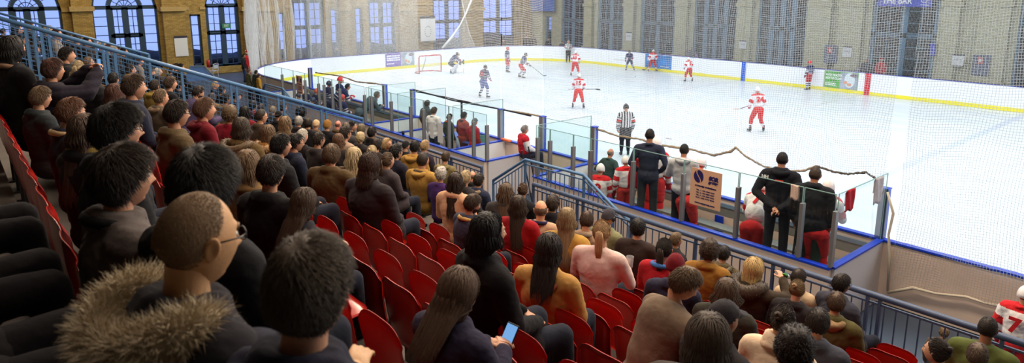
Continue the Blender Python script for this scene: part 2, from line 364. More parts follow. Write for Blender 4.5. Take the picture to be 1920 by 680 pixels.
# ---------------------------------------------------------------- ice
ICE = bpy.data.materials.new('ice'); nt, N, L, b = nodes(ICE)
tc = N.new('ShaderNodeTexCoord'); nz = N.new('ShaderNodeTexNoise'); nz.inputs['Scale'].default_value = .35; nz.inputs['Detail'].default_value = 6; mp = N.new('ShaderNodeMapping'); mp.inputs['Scale'].default_value = (1, 3.0, 1)
L.new(tc.outputs['Object'], mp.inputs[0]); L.new(mp.outputs[0], nz.inputs['Vector'])
mr = N.new('ShaderNodeMapRange'); mr.inputs['From Min'].default_value = .35; mr.inputs['From Max'].default_value = .7; L.new(nz.outputs['Fac'], mr.inputs[0])
mx = N.new('ShaderNodeMix'); mx.data_type = 'RGBA'; L.new(mr.outputs[0], mx.inputs['Factor']); mx.inputs[6].default_value = (.66, .74, .82, 1); mx.inputs[7].default_value = (.78, .835, .89, 1)
L.new(mx.outputs[2], b.inputs['Base Color']); b.inputs['Roughness'].default_value = .32; b.inputs['Specular IOR Level'].default_value = .35
def rr_path(inset=0, n=14):
    x0, x1, y0, y1, r = RX0+inset, RX1-inset, RY0+inset, RY1-inset, RR-inset; P = []
    for cx, cy, a0 in ((x1-r, y0+r, -90), (x1-r, y1-r, 0), (x0+r, y1-r, 90), (x0+r, y0+r, 180)):
        for i in range(n+1): a = math.radians(a0+90*i/n); P.append((cx+r*math.cos(a), cy+r*math.sin(a)))
    return P
V = [(x, y, 0) for x, y in rr_path(.0)]
ice = MB().add(V, [tuple(range(len(V)))]).build('ice_floor', ICE); struct(ice)
def paint(name, V, col, a):
    m = mat(name, [c0*(1-a)+c1*a for c0, c1 in zip((.8, .86, .9), col)], .35, var=.05, vscale=1)
    return struct(MB().add(V, [tuple(range(len(V)))]).build(name, m))
XC = -15.6
def line(name, x, w, col, a): return paint(name, [(x-w/2, RY0, .004), (x+w/2, RY0, .004), (x+w/2, RY1, .004), (x-w/2, RY1, .004)], col, a)
line('ice_line_marking', XC, .3, (.5, .45, .55), .22); line('ice_line_marking', XC+7.6, .3, (.2, .3, .7), .35); line('ice_line_marking', XC-7.6, .3, (.2, .3, .7), .22)
paint('ice_line_marking', [(XC-23.64, RY0+3, .004), (XC-23.57, RY0+3, .004), (XC-23.57, RY1-.3, .004), (XC-23.64, RY1-.3, .004)], (.7, .2, .2), .35)
def ring(cx, cy, r, w, col, a):
    b = MB(); k = 64; V = []; F = []
    for i in range(k):
        t = 2*PI*i/k; V += [(cx+r*math.cos(t), cy+r*math.sin(t), .004), (cx+(r+w)*math.cos(t), cy+(r+w)*math.sin(t), .004)]
        F.append((2*i, 2*i+1, (2*i+3) % (2*k), (2*i+2) % (2*k)))
    return struct(b.add(V, F).build('ice_circle_marking', mat('circle_paint', [c0*(1-a)+c1*a for c0, c1 in zip((.8, .86, .9), col)], .35)))
ring(XC, 26, 4.5, .06, (.3, .35, .7), .2); ring(XC-17.6, 33, 4.5, .06, (.7, .3, .3), .15); ring(XC-17.6, 19, 4.5, .06, (.7, .3, .3), .15)
# goal crease
V = [(XC-23.57, 26-1.5, .003)]+[(XC-23.57+1.8*math.cos(t), 26+1.5*math.sin(t)*1.0, .003) for t in [(-PI/2)+PI*i/20 for i in range(21)]]
paint('ice_crease_marking', V, (.3, .6, .95), .35)
# ---------------------------------------------------------------- dasher boards
def boards(name, pts, label):
    root = empty(name, (0, 0, 0), label, 'rink boards'); root['kind'] = 'structure'
    def sweep(prof, m, nm):
        V = []; F = []; k = len(prof)
        for i, (x, y) in enumerate(pts):
            a = Vector(pts[max(i-1, 0)]); c = Vector(pts[min(i+1, len(pts)-1)]); t = (c-a).normalized(); nrm = Vector((t.y, -t.x))
            for d, z in prof: V.append((x+nrm.x*d, y+nrm.y*d, z))
        for i in range(len(pts)-1):
            for j in range(k): F.append((i*k+j, i*k+(j+1) % k, (i+1)*k+(j+1) % k, (i+1)*k+j))
        F.append(tuple(range(k))); F.append(tuple(reversed(range((len(pts)-1)*k, len(pts)*k))))
        return MB().add(V, F).build(nm, m, root)
    sweep([(0, 0), (0, HB), (.05, HB), (.05, 0)], WHITE, 'board_facing')
    sweep([(.05, 0), (.05, HB-.02), (.09, HB-.02), (.09, 0)], CREAM, 'outer_panel')
    sweep([(-.02, HB), (-.02, HB+.035), (.11, HB+.035), (.11, HB)], BLUE2 if 'cap' in label else mat('thin_blue_cap', S(64, 70, 150), .4), 'top_cap')
    sweep([(-.018, .01), (-.018, .2), (.0, .2), (.0, .01)], YEL, 'kick_strip')
    return root
PA = rr_path(0)
ring_pts = PA[15:]  # far right corner end .. far .. left end .. near-left corner
b1 = boards('far_rink_boards', [(-4.5+17.3, 20.05)]+PA[15:45]+[], 'white rink boards with a yellow kick strip along the far side')
b2 = boards('end_rink_boards', PA[44:]+[(-30.9, RY0)], 'white rink boards curving round the goal end')
b3 = boards('near_rink_boards', [(-30.9, RY0), (-4.5, RY0)], 'low rink boards with a blue cap between the team benches and the ice')
b4 = boards('near_side_rink_boards', [(-4.5, RY0), (PA[0][0], RY0)]+PA[1:15]+[(12.8, 20.05)], 'tan outside of the rink boards with a blue cap right of the benches')
# coloured bands on the far boards
def onfar(x0, x1, z0, z1, m, name, label, cat, group=None, d=.012):
    o = MB().box((x0, RY1-d-.02, z0), (x1, RY1-.001, z1)).build(name, m); return tag(o, label, cat, group)
def xfb(x, y=130): return at(x, y, Y=RY1)[0]
PLB = mat('blue_band', S(28, 90, 205), .4); PLR = mat('red_band', S(200, 40, 56), .4)
onfar(xfb(1391), xfb(1398), .0, HB, PLB, 'board_stripe', 'blue line stripe up the far white boards', 'board stripe', d=.03)
onfar(xfb(1624.5), xfb(1634.5), .0, HB, PLR, 'board_stripe', 'red centre line stripe up the far boards beside the green advert', 'board stripe', d=.03)
onfar(xfb(1048.3, 100), xfb(1050.8, 100), .0, HB, PLR, 'board_stripe', 'thin red goal line stripe up the far boards', 'board stripe', d=.03)
# adverts
def advert(x0, x1, base, label, y=RY1-.03, mtx=None):
    root = empty('advert_panel', (x0, y, .22), label, 'advert'); w = x1-x0; MB().box((0, 0, 0), (w, .025, HB-.26)).build('backing_board', base, root); return root, w
WM = mat('print_white', S(235, 240, 240), .5); GRN = mat('print_green', S(84, 160, 74), .5, var=.2, vscale=2)
ad, w = advert(xfb(1547), xfb(1611), GRN, 'green advert with a coffee cup and white lettering on the far boards')
def adtext(ad, txts, x, z, size, width, m=WM, y=-.006):
    for i, t in enumerate(txts): text('lettering', t, size, m, frame_mtx((x, y, z-i*size*1.12), (1, 0, 0), (0, 0, 1)), ad, width=width, bold=.006)
def smudge(ad, x0, x1, zs, h=.05):
    b = MB()
    for z in zs:
        x = x0
        while x < x1-.02: w = min(R0.uniform(.07, .22), x1-x); b.box((x, -.006, z), (x+w-.025, -.001, z+h)); x += w
    b.build('printed_lines', WM, ad)
def cup(ad, cx, w, brown=(120, 100, 110)):
    b = MB(); k = 24
    b.box((cx-w*.5, -.004, 0), (cx+w*.5, 0, HB-.28), 0)
    V = [(cx+w*.05+w*.5*.62*math.cos(a)*1.0, -.008, .5+.42*math.sin(a)) for a in [2*PI*i/k for i in range(k)]]; b.add([(min(max(x, cx-w*.5), cx+w*.5), y, min(max(z, 0), HB-.28)) for x, y, z in V], [tuple(range(k))], 1)
    V = [(cx+w*.28+w*.22*math.cos(a), -.011, .78+.09*math.sin(a)) for a in [2*PI*i/k for i in range(k)]]; b.add(V, [tuple(range(k))], 2)
    V = [(cx-w*.18+w*.12*math.cos(a), -.011, .36+.10*math.sin(a)) for a in [2*PI*i/k for i in range(k)]]; b.add(V, [tuple(range(k))], 3)
    V = [(cx+w*.05+w*.13*math.cos(a), -.012, .26+.09*math.sin(a)) for a in [2*PI*i/k for i in range(k)]]; b.add(V, [tuple(range(k))], 3)
    b.build('cup_picture', [mat('print_dusk', S(150, 160, 175), .5, var=.3, vscale=1.5), mat('print_cup', S(205, 218, 224), .5), mat('print_coffee', S(*brown), .5), mat('print_biscuit', S(215, 150, 120), .5)], ad)
adtext(ad, ['WATCH THE ACTION', 'FROM THE ICE CAFE'], w*.29, .72, .17, w*.48); smudge(ad, w*.05, w*.38, (.22, .12)); cup(ad, w*.74, w*.5)
# blue advert
BLA = mat('print_blue', S(40, 120, 190), .5, var=.5, vscale=1.3)
ad, w = advert(xfb(1209.5), xfb(1258.5), BLA, 'blue advert on the far boards behind a white shirted player'); smudge(ad, w*.6, w*.92, (.12,)); smudge(ad, w*.08, w*.3, (.62, .5))
# purple advert on the end boards
p0 = at(723, 110, X=RX0+.03); p1 = at(777, 110, X=RX0+.03)
root = empty('advert_panel', (RX0+.03, p0[1], .22), 'purple advert with a coffee cup on the boards behind the goal', 'advert', rz=PI/2); wv = p1[1]-p0[1]
root.rotation_euler.z = PI/2; PUR = mat('print_purple', S(120, 96, 176), .5)
MB().box((0, -.0, 0), (wv*.52, .02, HB-.26), 0).box((wv*.52, 0, 0), (wv, .02, HB-.26), 1).build('backing_board', [PUR, mat('print_grey', S(170, 180, 186), .5, var=.3, vscale=2)], root)
smudge(root, wv*.04, wv*.5, (.72, .56, .42), .1); smudge(root, wv*.04, wv*.3, (.18,), .07)
cup(root, wv*.77, wv*.4)
# ================================================================ TEAM BENCHES, GLASS, NETS
BY = 10.91; BX = [-29.8, -20.45, -18.55, -15.5, -13.85]   # left box run: home bench, penalty box, timekeepers, penalty box
GZ = 2.5; PZ = 2.22
def low_wall(name, x0, y0, x1, y1, label, z1=HB, th=.1, m=CREAM, cap=BLUE2):
    root = empty(name, (x0, y0, 0), label, 'bench wall'); d = Vector((x1-x0, y1-y0, 0)); n = Vector((-d.y, d.x, 0)).normalized()*th/2
    def pr(z0, z1, e, m, nm):
        k = n*(1+e/th*2); u = d.normalized()*e; a = -u; c = d+u
        V = [a-k, c-k, c+k, a+k]; MB().add([(*p.xy, z0) for p in V]+[(*p.xy, z1) for p in V], [(0, 3, 2, 1), (4, 5, 6, 7), (0, 1, 5, 4), (1, 2, 6, 5), (2, 3, 7, 6), (3, 0, 4, 7)]).build(nm, m, root)
    pr(0, z1, 0, m, 'wall_panel'); pr(z1, z1+.035, .012, cap, 'blue_top_cap'); return root
low_wall('bench_wall', BX[0], BY, BX[4], BY, 'long low wall with a blue cap in front of the home bench and scorers')
low_wall('bench_wall', BX[4], BY+.06, BX[4], RY0-.1, 'low white end wall of the box beside the man in the red vest', m=mat('white_wall', S(206, 200, 202), .5))
low_wall('bench_wall', BX[3], BY+.06, BX[3], RY0-.1, 'low white divider beside the water bottle and the scorers', m=WHITE)
low_wall('bench_wall', BX[2], BY+.06, BX[2], RY0-.1, 'low white divider between the empty penalty box and the timekeepers', m=WHITE)
low_wall('bench_wall', BX[1], BY+.06, BX[1], RY0-.1, 'low white divider between the home bench and the empty penalty box', m=WHITE)
low_wall('bench_wall', BX[0], BY+.06, BX[0], RY0-.1, 'low divider at the far end of the home bench', m=WHITE)
BX2 = (-11.9, -4.56)
low_wall('bench_wall', BX2[0], BY, BX2[1], BY, 'long low cream wall with a blue cap along the visitors bench')
low_wall('bench_wall', BX2[1], BY+.06, BX2[1], RY0-.1, 'low white end wall of the visitors bench under the hanging towels', m=mat('white_wall', S(206, 200, 202), .5))
low_wall('bench_wall', BX2[0], BY+.06, BX2[0], RY0-.1, 'low divider at the far end of the visitors bench', m=WHITE)
# interior kick boards and seats of the benches
for x0, x1, lab in ((-29.7, -20.6, 'home'), (-11.8, -4.66, 'visitors')):
    MBo = MB().box((x0, BY+.06, 0), (x1, RY0-.1, .3)).build('bench_floor_platform', mat('rubber_matting', S(70, 66, 66), .9, var=.1)); tag(MBo, 'raised dark rubber floor inside the %s bench' % lab, 'platform')
    k = empty('kick_board', (x0, RY0-.12, 0), 'grey and cream inner facing of the boards inside the %s bench' % lab, 'panel')
    MB().box((0, 0, .3), (x1-x0, .02, .82)).build('lower_panel', CREAM, k); MB().box((0, -.005, .82), (x1-x0, .02, 1.02)).build('upper_panel', GREYB, k); MB().box((0, -.02, 1.02), (x1-x0, .02, 1.1)).build('shelf_edge', mat('grey_blue_edge', S(110, 140, 170), .5), k)
    q = empty('team_bench', (x0+.3, 12.3, .3), 'long grey slatted bench inside the %s box' % lab, 'bench')
    MB().box((0, 0, .4), (x1-x0-.6, .32, .45)).build('seat', GREYB, q)
    for i in range(5):
        xx = .1+i*(x1-x0-.9)/4; MB().box((xx, .03, 0), (xx+.06, .29, .4)).build('leg', METAL, q)
def glass_run(name, pts, posts, label, gz=GZ, pz=PZ, ends=True):
    """glass sheets standing on a low wall between aluminium posts"""
    root = empty(name, (*pts[0], HB+.038), label, 'glass screen'); o = Vector((*pts[0], HB+.038)); a = Vector((*pts[0], 0)); c = Vector((*pts[1], 0)); d = (c-a); L = d.length; d.normalize(); n = Vector((-d.y, d.x, 0))
    for t in posts:
        p = a+d*t; q = MB(); q.bar((*(p.xy-o.xy), .008), (*(p.xy-o.xy), pz-o.z), .06, .1, up=n); q.build('post', ALU, root)
    ts = [0]+list(posts)+[L] if ends else list(posts)
    for t0, t1 in zip(ts[:-1], ts[1:]):
        if t1-t0 < .3: continue
        b = MB(); p = a+d*(t0+.012)-Vector((o.x, o.y, 0)); q = a+d*(t1-.012)-Vector((o.x, o.y, 0)); b.bar((p.x, p.y, (gz-o.z)/2), (q.x, q.y, (gz-o.z)/2), .012, gz-o.z); b.build('glass_pane', GLASS, root)
        e = MB(); e.bar((p.x, p.y, gz-o.z), (q.x, q.y, gz-o.z), .014, .012); e.bar((q.x, q.y, .0), (q.x, q.y, gz-o.z), .012, .014, up=n); e.bar((p.x, p.y, .0), (p.x, p.y, gz-o.z), .012, .014, up=n); e.build('glass_edge', mat('glass_edge', S(140, 180, 175), .2), root)
    return root
def xb(x, y=300): return at(x, y, Y=BY)[0]
pxs = [532, 553, 574, 599, 609, 624, 638, 684, 699]
glass_run('glass_screen', ((BX[0], BY), (BX[1], BY)), [xb(x, 190)-BX[0] for x in pxs[:-1]], 'tall glass screen in front of the home bench with the small upright notice')
glass_run('glass_screen', ((BX[1], BY), (BX[4], BY)), [xb(x, 240)-BX[1] for x in (699, 735, 771, 795, 842, 888, 913)], 'glass screen on grey posts in front of the scorers and penalty boxes')
for x, l in ((BX[1], 'short glass divider beside the home bench and the empty penalty box'), (BX[2], 'short glass divider between the empty penalty box and the timekeepers'), (BX[3], 'short glass divider between the scorers and the man in the red vest')):
    glass_run('glass_divider', ((x, BY+.1), (x, RY0-.15)), [], l)
glass_run('glass_screen', ((BX2[0], BY), (BX2[1], BY)), [max(.02, xb(x, y)-BX2[0]) for x, y in ((1008, 300), (1031, 305), (1074, 325), (1106, 345), (1186, 350), (1280, 370), (1382, 395), (1501, 430), (1563, 440))], 'long glass screen on grey posts in front of the visitors bench')
glass_run('glass_screen', ((BX2[1], BY+.05), (BX2[1], RY0-.1)), [], 'end glass of the visitors bench with towels hung over it')
glass_run('glass_screen', ((BX2[0], BY+.05), (BX2[0], RY0-.1)), [], 'far end glass of the visitors bench beside the walkway gap')
glass_run('glass_screen', ((BX[4]+.02, RY0), (BX2[0]-.02, RY0)), [], 'glass above the boards between the two bench blocks', gz=2.15)
# blue steel net posts on the rink boards
for x, l, h in ((-29.75, 'blue net post at the far end of the home bench', 2.15), (-22.87, 'blue net post behind the seated man in grey', 2.12), (-20.85, 'blue net post between home bench and empty penalty box', 2.16), (-15.77, 'grey and blue net post beside the scorers box', 2.13), (-13.87, 'blue net post beside the man in the red vest', 2.18), (-11.86, 'blue net post at the far end of the visitors bench', 2.19), (-4.6, 'thick dark blue net post at the near corner of the visitors bench', 2.18)):
    r = empty('net_post', (x, RY0, 0), l, 'post')
    MB().box((-.07, -.02, .1), (.07, .06, h)).build('blue_face', BLUE2, r); MB().box((-.075, -.1, .1), (.075, -.022, h)).build('grey_back', ALU if abs(x+4.6) > .1 else NAVYP, r); MB().box((-.08, -.1, h), (.08, .07, h+.02)).build('post_cap', BLUE2, r)
# top rails along the timekeepers glass and cable along the net bottom
r = empty('net_rail', (-20.85, RY0, 0), 'grey steel rail joining the net posts behind the scorers', 'rail')
def rel(P, o): return [tuple(np.array(p)-np.array(o)) for p in P]
MB().tube(rel([(-20.85, RY0, 2.17), (-18.3, RY0, 2.08), (-15.77, RY0, 2.13), (-14.4, RY0, 2.12)], (-20.85, RY0, 0)), .025, 8).build('steel_tube', METAL, r)
MB().bar((3.0, 0, 1.2), (3.0, 0, 2.1), .05).build('upright', METAL, r)
def cable(name, px, label, rad=.03, n=10, sag=.0, Y=RY0+.02, m=ROPE):
    P = [at(x, y, Y=Y) for x, y in px]; Q = []
    for a, c in zip(P[:-1], P[1:]):
        for i in range(n): t = i/n; q = a*(1-t)+c*t; q[2] += -sag*4*t*(1-t)+R0.uniform(-.008, .008); Q.append(q)
    Q.append(P[-1]); b = MB().tube(Q, [rad*(1+R0.uniform(-.25, .25)) for _ in Q], 8); return tag(b.build(name, m, smooth=True), label, 'net rope')
C1 = [(592, 136), (640, 143), (668, 153), (700, 156), (721, 159)]; C2 = [(779, 172), (830, 181), (880, 192), (938, 205)]; C3 = [(943, 206), (985, 212), (1014, 218)]
C4 = [(1120, 242), (1160, 255), (1200, 261), (1240, 272), (1290, 279), (1340, 291), (1372, 283), (1380, 276)]; C5 = [(1380, 276), (1398, 293), (1430, 311), (1470, 322), (1510, 319), (1530, 311)]; C6 = [(1530, 311), (1560, 321), (1590, 326), (1624, 323), (1640, 333), (1656, 345)]
cable('net_rope', C1, 'thin rope edging the net above the home bench, far end', .03); cable('net_rope', C2, 'dark rope edging the net above the empty penalty box', .02, m=METAL)
cable('net_rope', C3, 'thin rope edging the net above the man in the red vest', .025); cable('net_rope', C4, 'sagging tan rope edging the net from the blue post to behind the white shirted coach', .028)
cable('net_rope', C5, 'sagging rope edging the net above the coach in the black jacket', .022); cable('net_rope', C6, 'sagging dark rope edging the net near the hanging towels', .022, m=mat('dark_rope', S(90, 84, 78), .9, bump=.5))
def net(name, bottom, ztop, m, label, nz=24, wav=.06, wl=1.3, xs=160, ph=0, normal=None):
    """bottom: world polyline (x,y,z) of the lower edge; the net rises to ztop, gently billowing"""
    P = np.array(bottom, float); s = np.r_[0, np.cumsum(np.linalg.norm(np.diff(P[:, :2], axis=0), axis=1))]; t = np.linspace(0, s[-1], xs)
    B = np.array([[np.interp(q, s, P[:, k]) for k in range(3)] for q in t]); T = np.gradient(B[:, :2], axis=0); T /= np.linalg.norm(T, axis=1)[:, None]+1e-9; Nn = np.c_[-T[:, 1], T[:, 0]]
    V = []; UV = []
    for j in range(nz+1):
        for i in range(xs):
            f = j/nz; z = B[i, 2]+(ztop-B[i, 2])*f; w = wav*(math.sin(t[i]/wl*2*PI+ph+.6*math.sin(z*1.1))+.5*math.sin(t[i]/wl*3.7+z*.8+ph))*(.4+.6*math.sin(PI*min(1, f*1.3+.1)))
            V.append((B[i, 0]+Nn[i, 0]*w, B[i, 1]+Nn[i, 1]*w, z)); UV.append((t[i]+.03*math.sin(z*2.2+t[i]*1.7)+.02*math.sin(t[i]*5+z), z+.04*math.sin(t[i]*2.3+1)+.025*math.sin(t[i]*4.7+z*2)))
    F = [(j*xs+i, j*xs+i+1, (j+1)*xs+i+1, (j+1)*xs+i) for j in range(nz) for i in range(xs-1)]
    me = npmesh(name, V, F, [m]); uvl = me.uv_layers.new(name='UVMap'); idx = np.zeros(len(me.loops), np.int32); me.loops.foreach_get('vertex_index', idx); uvl.data.foreach_set('uv', np.array(UV, np.float32)[idx].ravel())
    o = link(name, me); return tag(o, label, 'safety net')
NET1 = netmat('white_netting', .045, .0052, (.50, .53, .56)); NET2 = netmat('fine_white_netting', .05, .0092, (.80, .82, .83)); NET3 = netmat('bunched_white_netting', .045, .009, (.8, .8, .8))
Yn = RY0+.03
def bp(px): return [at(x, y, Y=Yn) for x, y in px]
ZT = 8.5
net('safety_net', bp([(583, 134)]+C1[:-1]+[(723, 160)]), ZT, NET2, 'white net rising over the home bench', wav=.05)
net('safety_net', bp([(723, 160), (775, 170)]+C2+[(940, 206)]), ZT, NET2, 'white net rising over the scorers', wav=.05, ph=1)
net('safety_net', bp([(940, 206)]+C3+[(1018, 219)]), ZT, NET2, 'white net rising over the man in the red vest', wav=.04, ph=2)
net('safety_net', bp([(1018, 219), (1115, 240)]+C4), ZT, NET1, 'white net rising over the far half of the visitors bench', wav=.07, wl=2.1)
net('safety_net', bp(C5), ZT, NET1, 'white net rising behind the coach in the black jacket', wav=.06, ph=2, wl=1.6)
net('safety_net', bp(C6+[(1660, 352)]), ZT, NET1, 'white net rising behind the hanging towels', wav=.05, ph=1, wl=1.9)
Yo = RY0-.16
low = [at(x, y, Y=Yo) for x, y in ((1664, 548), (1712, 539), (1755, 550), (1812, 556), (1845, 567), (1905, 580))]; low += [np.array([low[-1][0]+1.2, Yo, .5]), np.array([5.0, Yo, .45])]
net('safety_net', low, ZT, NET1, 'white net hanging down in front of the tan boards at the right', wav=.06, wl=2.6, nz=34, xs=220)
tag(MB().tube(low, [.02+.012*R0.random() for _ in low], 8).build('net_hem', mat('hem_tape', S(214, 204, 186), .9, bump=.5), smooth=True), 'frayed cream hem along the bottom of the right hand net', 'net hem')
side = [at(1664, 360, Y=Yo), at(1675, 400, Y=Yo), at(1666, 440, Y=Yo), at(1668, 475, Y=Yo), at(1664, 545, Y=Yo)]
tag(MB().tube(side, [.02, .026, .022, .028, .02], 8).build('net_hem', mat('hem_tape', S(214, 204, 186), .9, bump=.5), smooth=True), 'bunched cream hem hanging down beside the thick blue post', 'net hem')
cor = [(-35.6+7.2*math.cos(math.radians(a)), 20.05+7.2*math.sin(math.radians(a))) for a in range(262, 179, -9)]
net('safety_net', [(x, y, HB+.02) for x, y in cor], ZT, NET3, 'dense gathered white net round the near corner of the rink', wav=.22, wl=.7, xs=420)
net('safety_net', [(RX0-.2, y, HB+.02) for y in (20.05, 24, 27.4)], ZT, NET2, 'white net above the boards behind the goal', wav=.09, wl=.8, xs=160)
# gathered swag of the end net, drawn aside: a twisted rope of netting
for k, px in enumerate(([(829, 90), (845, 72), (862, 48), (874, 24), (884, 0), (890, -30)], [(866, 0), (872, 30), (880, 62), (890, 86)])):
    P = [at(x, y, X=RX0-.05*k) for x, y in px]
    tag(MB().tube(P, [.075+.02*math.sin(i*2.1) for i in range(len(P))] if k == 0 else .03, 10).build('gathered_net', mat('gathered_netting', S(214, 216, 216), .9, bump=1, bscale=60), smooth=True), ('white net gathered into a diagonal swag behind the goalkeeper', 'thin curved edge of the drawn net behind the goalkeeper')[k], 'safety net')
_A = [at(x, y, X=RX0-.1) for x, y in ((829, 90), (845, 72), (862, 48), (874, 24), (884, 0))]; _B = [at(x, y, X=RX0-.12) for x, y in ((890, 88), (884, 74), (878, 52), (872, 26), (868, 0))]; V = []; UV = []
for a_, b_ in zip(_A, _B):
    for i in range(9): q_ = a_*(1-i/8)+b_*(i/8); V.append((q_[0]+.04*math.sin(i*2), q_[1], q_[2])); UV.append((q_[1], q_[2]))
me = npmesh('gathered_net', V, [(j*9+i, j*9+i+1, j*9+i+10, j*9+i+9) for j in range(4) for i in range(8)], [NET3]); uvl = me.uv_layers.new(name='UVMap'); idx = np.zeros(len(me.loops), np.int32); me.loops.foreach_get('vertex_index', idx); uvl.data.foreach_set('uv', np.array(UV, np.float32)[idx].ravel())
tag(link('gathered_net', me), 'triangle of doubled white net between the swag and the curved net edge', 'safety net')
Yq = RY1+.25
net('safety_net', [(x, Yq, HB+.03) for x in (-36, -30, -20, -8, 4)], ZT, netmat('far_netting', .06, .006, (.6, .63, .65)), 'fine net standing above the far boards', wav=.08, wl=2.3, xs=200)
# notices
def notice(px0, px1, Y, z0, z1, lines, label, m, name='notice_board'):
    x0, x1 = px0, px1; r = empty(name, (x0, Y, z0), label, 'notice'); w = x1-x0; h = z1-z0
    MB().box((0, -.006, 0), (w, .006, h)).build('board', m, r); return r, w, h
TAN = mat('tan_print_board', S(224, 178, 146), .5); INK = mat('navy_ink', S(40, 30, 96), .5)
def sqr_sign(x0, x1, z0, z1, Y, label, skew=0):
    r, w, h = notice(x0, x1, Y, z0, z1, [], label, TAN); yy = -.0075
    k = 26; cx, cz, R = w*.26, h*.79, w*.17     # round emblem split by a pale S curve
    b = MB(); n = 28
    for sgn in (-1, 1):
        pts = []
        for i in range(n+1):
            a = PI/2-sgn*PI*i/n; pts.append((cx+R*math.cos(a)*.95, cz+R*1.1*math.sin(a)))
        mid = [(cx+sgn*.1*R+R*.42*math.sin(2*PI*(j/n))*1.0, cz-R*1.1+2.2*R*j/n) for j in range(n+1)]
        poly = pts+mid[1:-1]; me = None
        V = []; F = []
        for i in range(n+1): V += [(pts[i][0], yy, pts[i][1]), (mid[n-i][0], yy, pts[i][1])]
        for i in range(n): F.append((2*i, 2*i+1, 2*i+3, 2*i+2))
        b.add(V, F)
    b.build('emblem', INK, r)
    T = lambda t, x, z, s, wd=None, bold=.004, sh=0, al='CENTER': text('lettering', t, s, INK, frame_mtx((x, yy, z), (1, 0, 0), (0, 0, 1)), r, width=wd, bold=bold, shear=sh, ext=.001, align=al)
    T('SQR', w*.74, h*.80, h*.14, w*.32, .01, .15); T('group', w*.74, h*.70, h*.1, w*.32, .006, .1)
    T('security solutions', w*.5, h*.545, h*.055, w*.7, .004, .15)
    for i, t in enumerate(('TEL. 1 : 020 3889 5208', 'TEL. 2 : 020 3889 5207', 'TEL. 3 : 020 3889 5232', 'FAX : 020 3770 9838')): T(t, w*.5, h*(.43-.068*i), h*.045, w*.6, .0015)
    T('www.sqrgroup.com', w*.5, h*.085, h*.055, w*.66, .003, .1); return r
za = at(1296, 311, Y=BY)[2]; zb_ = at(1296, 380, Y=BY)[2]
sqr_sign(xb(1297, 345), xb(1355, 350), zb_, za, BY-.04, 'large tan security company sign with a navy emblem on the visitors bench glass')
sqr_sign(xb(558, 160), xb(569, 160), at(563, 175, Y=BY)[2], at(563, 142, Y=BY)[2], BY-.04, 'small tan security company sign on the glass of the home bench')
PAP = mat('paper', S(225, 228, 232), .7)
for x0, x1, y0, y1, lab in ((808, 817, 233, 262), (820, 829, 228, 265)) and ((807, 813, 234, 258, 'narrow sheet of paper stuck on the scorers glass, left of two'), (821, 830, 232, 266, 'longer sheet of paper stuck on the scorers glass')):
    a = at(x0, y1, Y=BY-.03); c = at(x1, y0, Y=BY-.03); b = MB().box((a[0], BY-.034, a[2]), (c[0], BY-.03, c[2])); tag(b.build('paper_sheet', PAP), lab, 'paper')
# wall notices
def wallnote(axis, px, py0, py1, lab, m=PAP, head=True, txt=None, name='wall_notice'):
    if axis == 'E':
        a = at(px[0], py1, X=XE+.03); c = at(px[1], py0, X=XE+.03); r = empty(name, (XE+.5 if head == 'p' else XE+.03, a[1], a[2]), lab, 'notice', rz=PI/2); w = c[1]-a[1]; h = c[2]-a[2]
    else:
        a = at(px[0], py1, Y=YF-.5); c = at(px[1], py0, Y=YF-.5); r = empty(name, (a[0], YF-.45, a[2]), lab, 'notice'); w = c[0]-a[0]; h = c[2]-a[2]
    MB().box((0, -.01, 0), (w, .01, h)).build('sheet', m, r)
    if head: MB().box((0, -.015, h), (w, .01, h*1.12)).build('header_strip', mat('dark_header', S(50, 50, 66), .6), r)
    if txt:
        for t, z, s in txt: text('lettering', t, h*s, mat('grey_ink', S(90, 100, 110), .6), frame_mtx((w/2, -.013, h*z), (1, 0, 0), (0, 0, 1)), r, width=w*.6)
    return r, w, h
wallnote('E', (326, 347), 70, 105, 'white notice with a dark header on the yellow brick pillar', head='p')
r, w, h = wallnote('E', (783, 810), 34, 77, 'white poster of a ring of dots on the end wall', head='p')
b = MB()
for i in range(16):
    t = 2*PI*i/16; b.ell((w/2+w*.2*math.cos(t), -.013, h*.42+h*.24*math.sin(t)), (w*.025, .004, w*.025), 8, 6)
b.build('printed_ring', mat('grey_ink', S(90, 100, 110), .6), r)
for px, y0, y1, l in (((1173, 1184), 62, 76, 'small white notice on the pale pillar left of the blue advert'), ((1385, 1399), 78, 91, 'small white notice on the pale pillar above the blue board stripe'), ((1578, 1597), 90, 106, 'white notice right of the red fire sign, nearer the bar'), ((1783, 1808), 105, 122, 'white notice on the rightmost pale pillar')):
    wallnote('F', px, y0, y1, l, txt=[('NOTICE', .6, .2)])
for px, y0, y1, l in (((1543, 1571), 86, 117, 'grey panel with a small red square sign, left of the bar'), ((1820, 1858), 104, 140, 'grey panel with a small red square sign at the far right')):
    r, w, h = wallnote('F', px, y0, y1, l, m=mat('grey_panel', S(96, 104, 130), .6), head=False)
    MB().box((w*.25, -.02, h*.55), (w*.6, -.011, h*.9)).build('red_sign', mat('red_sign', S(190, 70, 60), .5), r); MB().box((w*.36, -.024, h*.64), (w*.49, -.0205, h*.81)).build('white_square', PAP, r)
